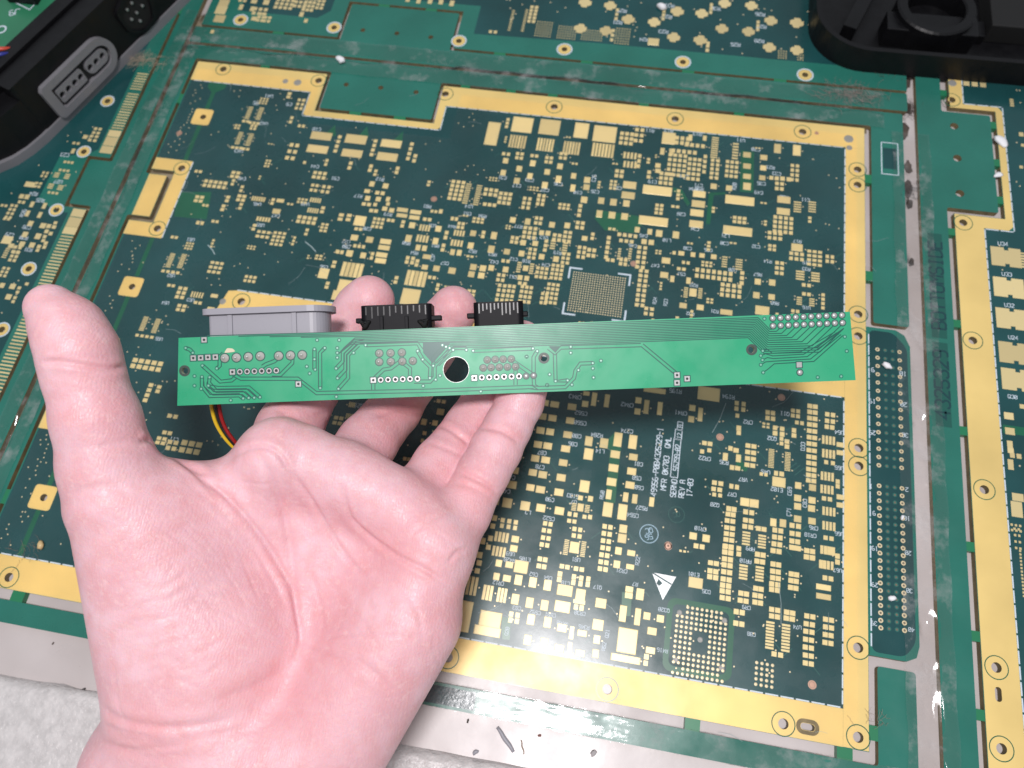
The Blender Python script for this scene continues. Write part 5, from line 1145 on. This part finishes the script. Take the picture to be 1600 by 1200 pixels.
ARM = [(J(253, 1205, 213, 22.5), J(190, 1480, 214, 26)), (J(360, 1180, 212, 23), J(310, 1490, 212, 26)), (J(412, 1195, 213, 20.3), J(380, 1490, 213, 24))]
def hand_sdf(p):
    d = None
    for a, b in PALM:
        e = cone(p, a[0], b[0], a[1], b[1]); d = e if d is None else smin(d, e, 8)
    for a, b in PADSH:
        d = smin(d, cone(p, a[0], b[0], a[1], b[1]), 6)
    for a, b in ARM:
        d = smin(d, cone(p, a[0], b[0], a[1], b[1]), 14)
    for a, b in WEB:
        d = smin(d, cone(p, a[0], b[0], a[1], b[1]), 9)
    t = None
    for a, b in THEN:
        e = cone(p, a[0], b[0], a[1], b[1]); t = e if t is None else smin(t, e, 9)
    for a, b in zip(THUMB[:-1], THUMB[1:]):
        t = smin(t, cone(p, a[0], b[0], a[1], b[1]), 3.0)
    d = smin(d, t, 6.5)
    g = None
    for ch in FING:
        fd = None
        for a, b in zip(ch[:-1], ch[1:]):
            e = cone(p, a[0], b[0], a[1], b[1]); fd = e if fd is None else smin(fd, e, 2.0)
        g = fd if g is None else smin(g, fd, .8)
    return smin(d, g, 4.0)
hs = .62; B = 8
lo = np.array([-146., -186., -292.], np.float32); hi = np.array([22., 42., -178.], np.float32)
nb = np.ceil((hi - lo) / (hs * B)).astype(int); n3 = nb * B
bc = np.stack(np.meshgrid(*[lo[i] + (np.arange(nb[i]) + .5) * hs * B - hs * .5 for i in range(3)], indexing='ij'), -1).reshape(-1, 3).astype(np.float32)
bd_ = hand_sdf(bc)
act = np.abs(bd_) < hs * B * .87 * 1.25 + 2.0
D = np.repeat(np.repeat(np.repeat(np.where(bd_ < 0, -50, 50).astype(np.float32).reshape(nb), B, 0), B, 1), B, 2)
loc = np.stack(np.meshgrid(*[np.arange(B)] * 3, indexing='ij'), -1).reshape(-1, 3)
ai = np.argwhere(act.reshape(nb))
for s in range(0, len(ai), 1500):
    g = (ai[s:s + 1500, None, :] * B + loc[None]).reshape(-1, 3)
    D[g[:, 0], g[:, 1], g[:, 2]] = hand_sdf((lo + g * hs).astype(np.float32))
I = D < 0
cnt = np.zeros(np.array(D.shape) - 1, np.int8)
for dx in (0, 1):
    for dy in (0, 1):
        for dz in (0, 1):
            cnt += I[dx:D.shape[0] - 1 + dx, dy:D.shape[1] - 1 + dy, dz:D.shape[2] - 1 + dz]
cells = np.argwhere((cnt > 0) & (cnt < 8))
vid = np.full(cnt.shape, -1, np.int32); vid[cells[:, 0], cells[:, 1], cells[:, 2]] = np.arange(len(cells))
acc = np.zeros((len(cells), 3), np.float32); wn = np.zeros(len(cells), np.float32)
cor = [(a, b, c) for a in (0, 1) for b in (0, 1) for c in (0, 1)]
for i0, p0 in enumerate(cor):
    for p1 in cor[i0 + 1:]:
        if sum(abs(p0[k] - p1[k]) for k in range(3)) != 1: continue
        v0 = D[cells[:, 0] + p0[0], cells[:, 1] + p0[1], cells[:, 2] + p0[2]]; v1 = D[cells[:, 0] + p1[0], cells[:, 1] + p1[1], cells[:, 2] + p1[2]]
        cr = (v0 < 0) != (v1 < 0)
        t = np.where(cr, v0 / np.where(cr, v0 - v1, 1), 0)[:, None]
        acc += np.where(cr[:, None], np.array(p0) * (1 - t) + np.array(p1) * t, 0); wn += cr
verts = lo + (cells + acc / wn[:, None]) * hs
faces = []
for ax in range(3):
    a1, a2 = (ax + 1) % 3, (ax + 2) % 3
    sl0 = [slice(None)] * 3; sl1 = [slice(None)] * 3; sl0[ax] = slice(0, -1); sl1[ax] = slice(1, None)
    e = np.argwhere(I[tuple(sl0)] != I[tuple(sl1)])
    ok = (e[:, a1] > 0) & (e[:, a2] > 0) & (e[:, a1] < cnt.shape[a1]) & (e[:, a2] < cnt.shape[a2]); e = e[ok]
    q = []
    for o1, o2 in ((1, 1), (0, 1), (0, 0), (1, 0)):
        c = e.copy(); c[:, a1] -= o1; c[:, a2] -= o2; q.append(vid[c[:, 0], c[:, 1], c[:, 2]])
    q = np.stack(q, 1); fl = I[e[:, 0], e[:, 1], e[:, 2]]
    faces.append(np.where(fl[:, None], q, q[:, ::-1]))
faces = np.concatenate(faces); faces = faces[(faces >= 0).all(1)]
def grad(p, h=.35):
    g = np.stack([hand_sdf(p + np.eye(3, dtype=np.float32)[k] * h) - hand_sdf(p - np.eye(3, dtype=np.float32)[k] * h) for k in range(3)], 1)
    return g / np.maximum(np.linalg.norm(g, axis=1, keepdims=True), 1e-6)
verts = verts.astype(np.float32)
nr = grad(verts); verts -= nr * hand_sdf(verts)[:, None]
# skin folds: each is a line on the palm seen in the photograph, pressed into the surface
vx = 800 + F * verts[:, 0] / -verts[:, 2]; vy = 600 - F * verts[:, 1] / -verts[:, 2]
vd = -verts / np.linalg.norm(verts, axis=1, keepdims=True)
front = np.clip(((nr * vd).sum(1) - .05) * 3, 0, 1)
disp = np.zeros(len(verts), np.float32); red = np.zeros(len(verts), np.float32)
def fold(pts, depth, wpx, rd=0., bulge=.35, zmax=None):
    P_ = np.array(pts, float); best = np.full(len(verts), 1e9)
    # smooth the polyline
    q = [P_[0]]
    for i in range(len(P_) - 1):
        p0, p1, p2, p3 = P_[max(i - 1, 0)], P_[i], P_[i + 1], P_[min(i + 2, len(P_) - 1)]
        for k in range(1, 6):
            t = k / 5; q.append(.5 * ((2 * p1) + (p2 - p0) * t + (2 * p0 - 5 * p1 + 4 * p2 - p3) * t * t + (3 * p1 - p0 - 3 * p2 + p3) * t ** 3))
    q = np.array(q); m_ = 40
    sel = np.where((vx > q[:, 0].min() - m_) & (vx < q[:, 0].max() + m_) & (vy > q[:, 1].min() - m_) & (vy < q[:, 1].max() + m_))[0]
    if zmax is not None: sel = sel[(-verts[sel, 2] < zmax)]
    if not len(sel): return
    X = vx[sel]; Y = vy[sel]; bd2 = np.full(len(sel), 1e9); bt = np.zeros(len(sel))
    for i in range(len(q) - 1):
        d = q[i + 1] - q[i]; L = float(d @ d) + 1e-9
        t = np.clip(((X - q[i, 0]) * d[0] + (Y - q[i, 1]) * d[1]) / L, 0, 1)
        ds = np.hypot(X - q[i, 0] - t * d[0], Y - q[i, 1] - t * d[1])
        u = ds < bd2; bd2[u] = ds[u]; bt[u] = (i + t[u]) / (len(q) - 1)
    tp = np.clip(np.minimum(bt, 1 - bt) * 7, 0.15, 1)
    disp[sel] += (-depth * np.exp(-(bd2 / wpx) ** 2) + depth * bulge * np.exp(-((bd2 - wpx * 2.4) / (wpx * 1.5)) ** 2)) * tp * front[sel]
    if rd: red[sel] += rd * np.exp(-(bd2 / (wpx * 3.5)) ** 2) * tp
fold([(285, 724), (340, 764), (380, 804), (420, 857), (455, 918), (466, 966), (470, 1001), (458, 1040)], 1.2, 5.0, .06, .12)
fold([(300, 760), (350, 800), (392, 850), (425, 905), (447, 955)], .18, 3.5, .05)
fold([(348, 722), (392, 700), (429, 704), (454, 737), (487, 783), (517, 833), (546, 875), (583, 912)], .6, 3.6, .08)
fold([(533, 754), (540, 785), (550, 812), (583, 842), (625, 871), (667, 892), (708, 921)], .62, 3.6, .10)
fold([(405, 712), (425, 750), (442, 800), (452, 850), (459, 905), (466, 955)], .7, 6, .1, .25)
fold([(140, 1150), (175, 1165), (230, 1182), (300, 1178)], .35, 7, .1); fold([(150, 1128), (185, 1140), (240, 1152)], .25, 4, .08)
fold([(504, 996), (560, 991), (600, 993), (633, 994)], .22, 2.6, .1)
fold([(470, 1000), (520, 1020), (570, 1040), (615, 1085)], .4, 6, .12)
fold([(455, 1040), (420, 1062), (380, 1080), (330, 1095)], .3, 7, .2)
fold([(153, 1100), (175, 1118), (205, 1130), (262, 1137), (320, 1132), (370, 1122)], .6, 6.5, .15)
fold([(150, 1118), (190, 1150), (250, 1160), (330, 1148), (420, 1135)], .3, 7, .1)
fold([(160, 1165), (215, 1172), (290, 1165)], .35, 5, .1)
fold([(515, 915), (560, 960), (590, 1010)], .18, 3, .05); fold([(480, 880), (500, 940), (505, 990)], .2, 3.5, .05); fold([(610, 900), (650, 950), (662, 1010)], .16, 4, 0)
fold([(700, 880), (715, 862), (731, 858)], .35, 3, .1); fold([(640, 838), (668, 815), (700, 800)], .2, 3, .1)
# thumb joint and thumb base
fold([(62, 566), (100, 566), (140, 572), (175, 576), (200, 570)], .75, 4, .25); fold([(90, 556), (130, 558), (180, 560)], .25, 3.5, .12)
fold([(215, 690), (235, 688), (262, 706), (292, 724), (330, 745)], .9, 4, .2); fold([(150, 700), (190, 690), (225, 680)], .3, 5, .15); fold([(110, 770), (160, 760), (205, 770)], .22, 6, .08)
fold([(228, 660), (240, 690), (300, 735), (350, 790)], .3, 4, .1)
# finger joints
fold([(585, 652), (615, 640), (645, 646), (670, 655)], .55, 4.5, .7); fold([(612, 628), (650, 636), (680, 640)], .45, 4, .4)
fold([(680, 662), (705, 672), (735, 695)], .6, 3.5, .4, zmax=240); fold([(668, 690), (700, 702), (725, 712)], .25, 3.5, .3, zmax=240)
fold([(745, 668), (780, 672), (812, 690)], .5, 3.5, .3); fold([(720, 738), (750, 752), (778, 768)], .55, 4, .45); fold([(712, 752), (745, 764), (772, 780)], .3, 4, .3)
fold([(430, 640), (470, 652), (515, 645)], .4, 5, .3)
# fine parallel lines on the thumb mound and scattered hairlines
rf = np.random.RandomState(11)
for k in range(13):
    o = k * 12 - 20; x0f, y0f = 225 + o * .75, 835 - o * .55
    fold([(x0f, y0f), (x0f + 55, y0f + 48), (x0f + 95 + rf.uniform(-10, 10), y0f + 108), (x0f + 125, y0f + 165)], .04 + .05 * rf.random(), 1.9, 0, .2)
for k in range(46):
    x, y = rf.uniform(170, 690), rf.uniform(730, 1150); a = rf.normal(.85, .5); L = rf.uniform(25, 90)
    fold([(x, y), (x + math.cos(a) * L * .5 + rf.normal(0, 4), y + math.sin(a) * L * .5), (x + math.cos(a) * L, y + math.sin(a) * L)], .05 + .10 * rf.random(), 2.2, 0, .2)
for k in range(26):
    x, y = rf.uniform(165, 320), rf.uniform(900, 1060); L = rf.uniform(14, 34); a = rf.normal(-.35, .35)
    fold([(x, y), (x + math.cos(a) * L, y + math.sin(a) * L), (x + math.cos(a) * L * 1.8, y + math.sin(a) * L * 1.5)], .10, 4, 0, .5)
verts += nr * disp[:, None]
# blood-flush map: redder fingertips, joints and heel of the hand
def blush(px, py, r, a):
    red[:] += a * np.exp(-(((vx - px) ** 2 + (vy - py) ** 2) / (r * r)))
for q in ((575, 470, 45, .35), (710, 480, 42, .35), (625, 690, 40, .3), (690, 745, 45, .3), (745, 790, 40, .3), (640, 860, 60, .3), (600, 830, 45, .25), (440, 1070, 70, .28), (520, 1120, 110, .35), (300, 1120, 120, .15), (110, 540, 60, .15), (150, 640, 60, .18), (660, 905, 60, .25), (330, 930, 70, .15)):
    blush(*q)
vw = (verts.astype(np.float64) @ RC.T + np.array([0, 0, H])) * MM
me = bpy.data.meshes.new('hand')
me.vertices.add(len(vw)); me.vertices.foreach_set('co', vw.astype(np.float32).ravel())
me.loops.add(faces.size); me.loops.foreach_set('vertex_index', faces.astype(np.int32).ravel())
me.polygons.add(len(faces)); me.polygons.foreach_set('loop_start', np.arange(0, faces.size, 4, dtype=np.int32))
me.update(calc_edges=True); me.validate()
me.polygons.foreach_set('use_smooth', np.ones(len(me.polygons), dtype=bool))
at = me.attributes.new('flush', 'FLOAT', 'POINT'); at.data.foreach_set('value', np.clip(red, 0, 1).astype(np.float32))
def skin():
    m = bpy.data.materials.new('skin'); m.use_nodes = True
    nt = m.node_tree; nd = nt.nodes; lk = nt.links; b = nd['Principled BSDF']
    tc = nd.new('ShaderNodeTexCoord')
    def noise(sc, det=4, rough=.5):
        n = nd.new('ShaderNodeTexNoise'); n.inputs['Scale'].default_value = sc; n.inputs['Detail'].default_value = det; n.inputs['Roughness'].default_value = rough
        lk.new(tc.outputs['Object'], n.inputs['Vector']); return n.outputs['Fac']
    def rng_(src, a, b_, c, d):
        r = nd.new('ShaderNodeMapRange'); r.inputs['From Min'].default_value = a; r.inputs['From Max'].default_value = b_; r.inputs['To Min'].default_value = c; r.inputs['To Max'].default_value = d
        lk.new(src, r.inputs['Value']); return r.outputs['Result']
    def mix(fac, A, B_):
        x = nd.new('ShaderNodeMix'); x.data_type = 'RGBA'
        for k, v in (('A', A), ('B', B_)):
            if isinstance(v, tuple): x.inputs[k].default_value = (*v, 1)
            else: lk.new(v, x.inputs[k])
        lk.new(fac, x.inputs['Factor']); return x.outputs['Result']
    base = mix(rng_(noise(60, 3), .35, .65, 0, 1), (.735, .405, .445), (.805, .515, .565))
    mott = mix(rng_(noise(260, 5, .65), .42, .68, 0, .75), base, (.72, .35, .36))
    veins = mix(rng_(noise(38, 2), .56, .72, 0, .35), mott, (.66, .41, .46))
    veins = mix(rng_(noise(520, 4, .7), .50, .66, 0, .55), veins, (.83, .57, .59))
    fa = nd.new('ShaderNodeAttribute'); fa.attribute_name = 'flush'
    colr = mix(rng_(fa.outputs['Fac'], 0, 1, 0, .62), veins, (.76, .30, .31))
    lk.new(colr, b.inputs['Base Color'])
    lk.new(rng_(noise(900, 3), .3, .7, .36, .56), b.inputs['Roughness'])
    b.inputs['Specular IOR Level'].default_value = .42
    b.inputs['Subsurface Weight'].default_value = .22
    b.inputs['Subsurface Radius'].default_value = (1.0, .35, .2)
    b.inputs['Subsurface Scale'].default_value = .0035
    # fine ridges and pores
    wv = nd.new('ShaderNodeTexWave'); wv.inputs['Scale'].default_value = 420; wv.inputs['Distortion'].default_value = 14; wv.inputs['Detail'].default_value = 2; wv.inputs['Detail Scale'].default_value = .35
    lk.new(tc.outputs['Object'], wv.inputs['Vector'])
    vo = nd.new('ShaderNodeTexVoronoi'); vo.inputs['Scale'].default_value = 900; lk.new(tc.outputs['Object'], vo.inputs['Vector'])
    b1 = nd.new('ShaderNodeBump'); b1.inputs['Distance'].default_value = .022 * MM; lk.new(wv.outputs['Fac'], b1.inputs['Height'])
    ve = nd.new('ShaderNodeTexVoronoi'); ve.feature = 'DISTANCE_TO_EDGE'; ve.inputs['Scale'].default_value = 680; lk.new(tc.outputs['Object'], ve.inputs['Vector'])
    b4 = nd.new('ShaderNodeBump'); b4.inputs['Distance'].default_value = .022 * MM; lk.new(rng_(ve.outputs['Distance'], 0, .12, 0, 1), b4.inputs['Height']); lk.new(b1.outputs['Normal'], b4.inputs['Normal'])
    b2 = nd.new('ShaderNodeBump'); b2.inputs['Distance'].default_value = .06 * MM; lk.new(vo.outputs['Distance'], b2.inputs['Height']); lk.new(b4.outputs['Normal'], b2.inputs['Normal'])
    b3 = nd.new('ShaderNodeBump'); b3.inputs['Distance'].default_value = .12 * MM; b3.inputs['Strength'].default_value = .8; lk.new(noise(190, 5, .6), b3.inputs['Height']); lk.new(b2.outputs['Normal'], b3.inputs['Normal'])
    lk.new(b3.outputs['Normal'], b.inputs['Normal'])
    return m
me.materials.append(skin())
hand = bpy.data.objects.new('hand', me); coll.objects.link(hand)
tag(hand, 'bare left hand held palm up, fingers curled under the green strip board', 'hand')
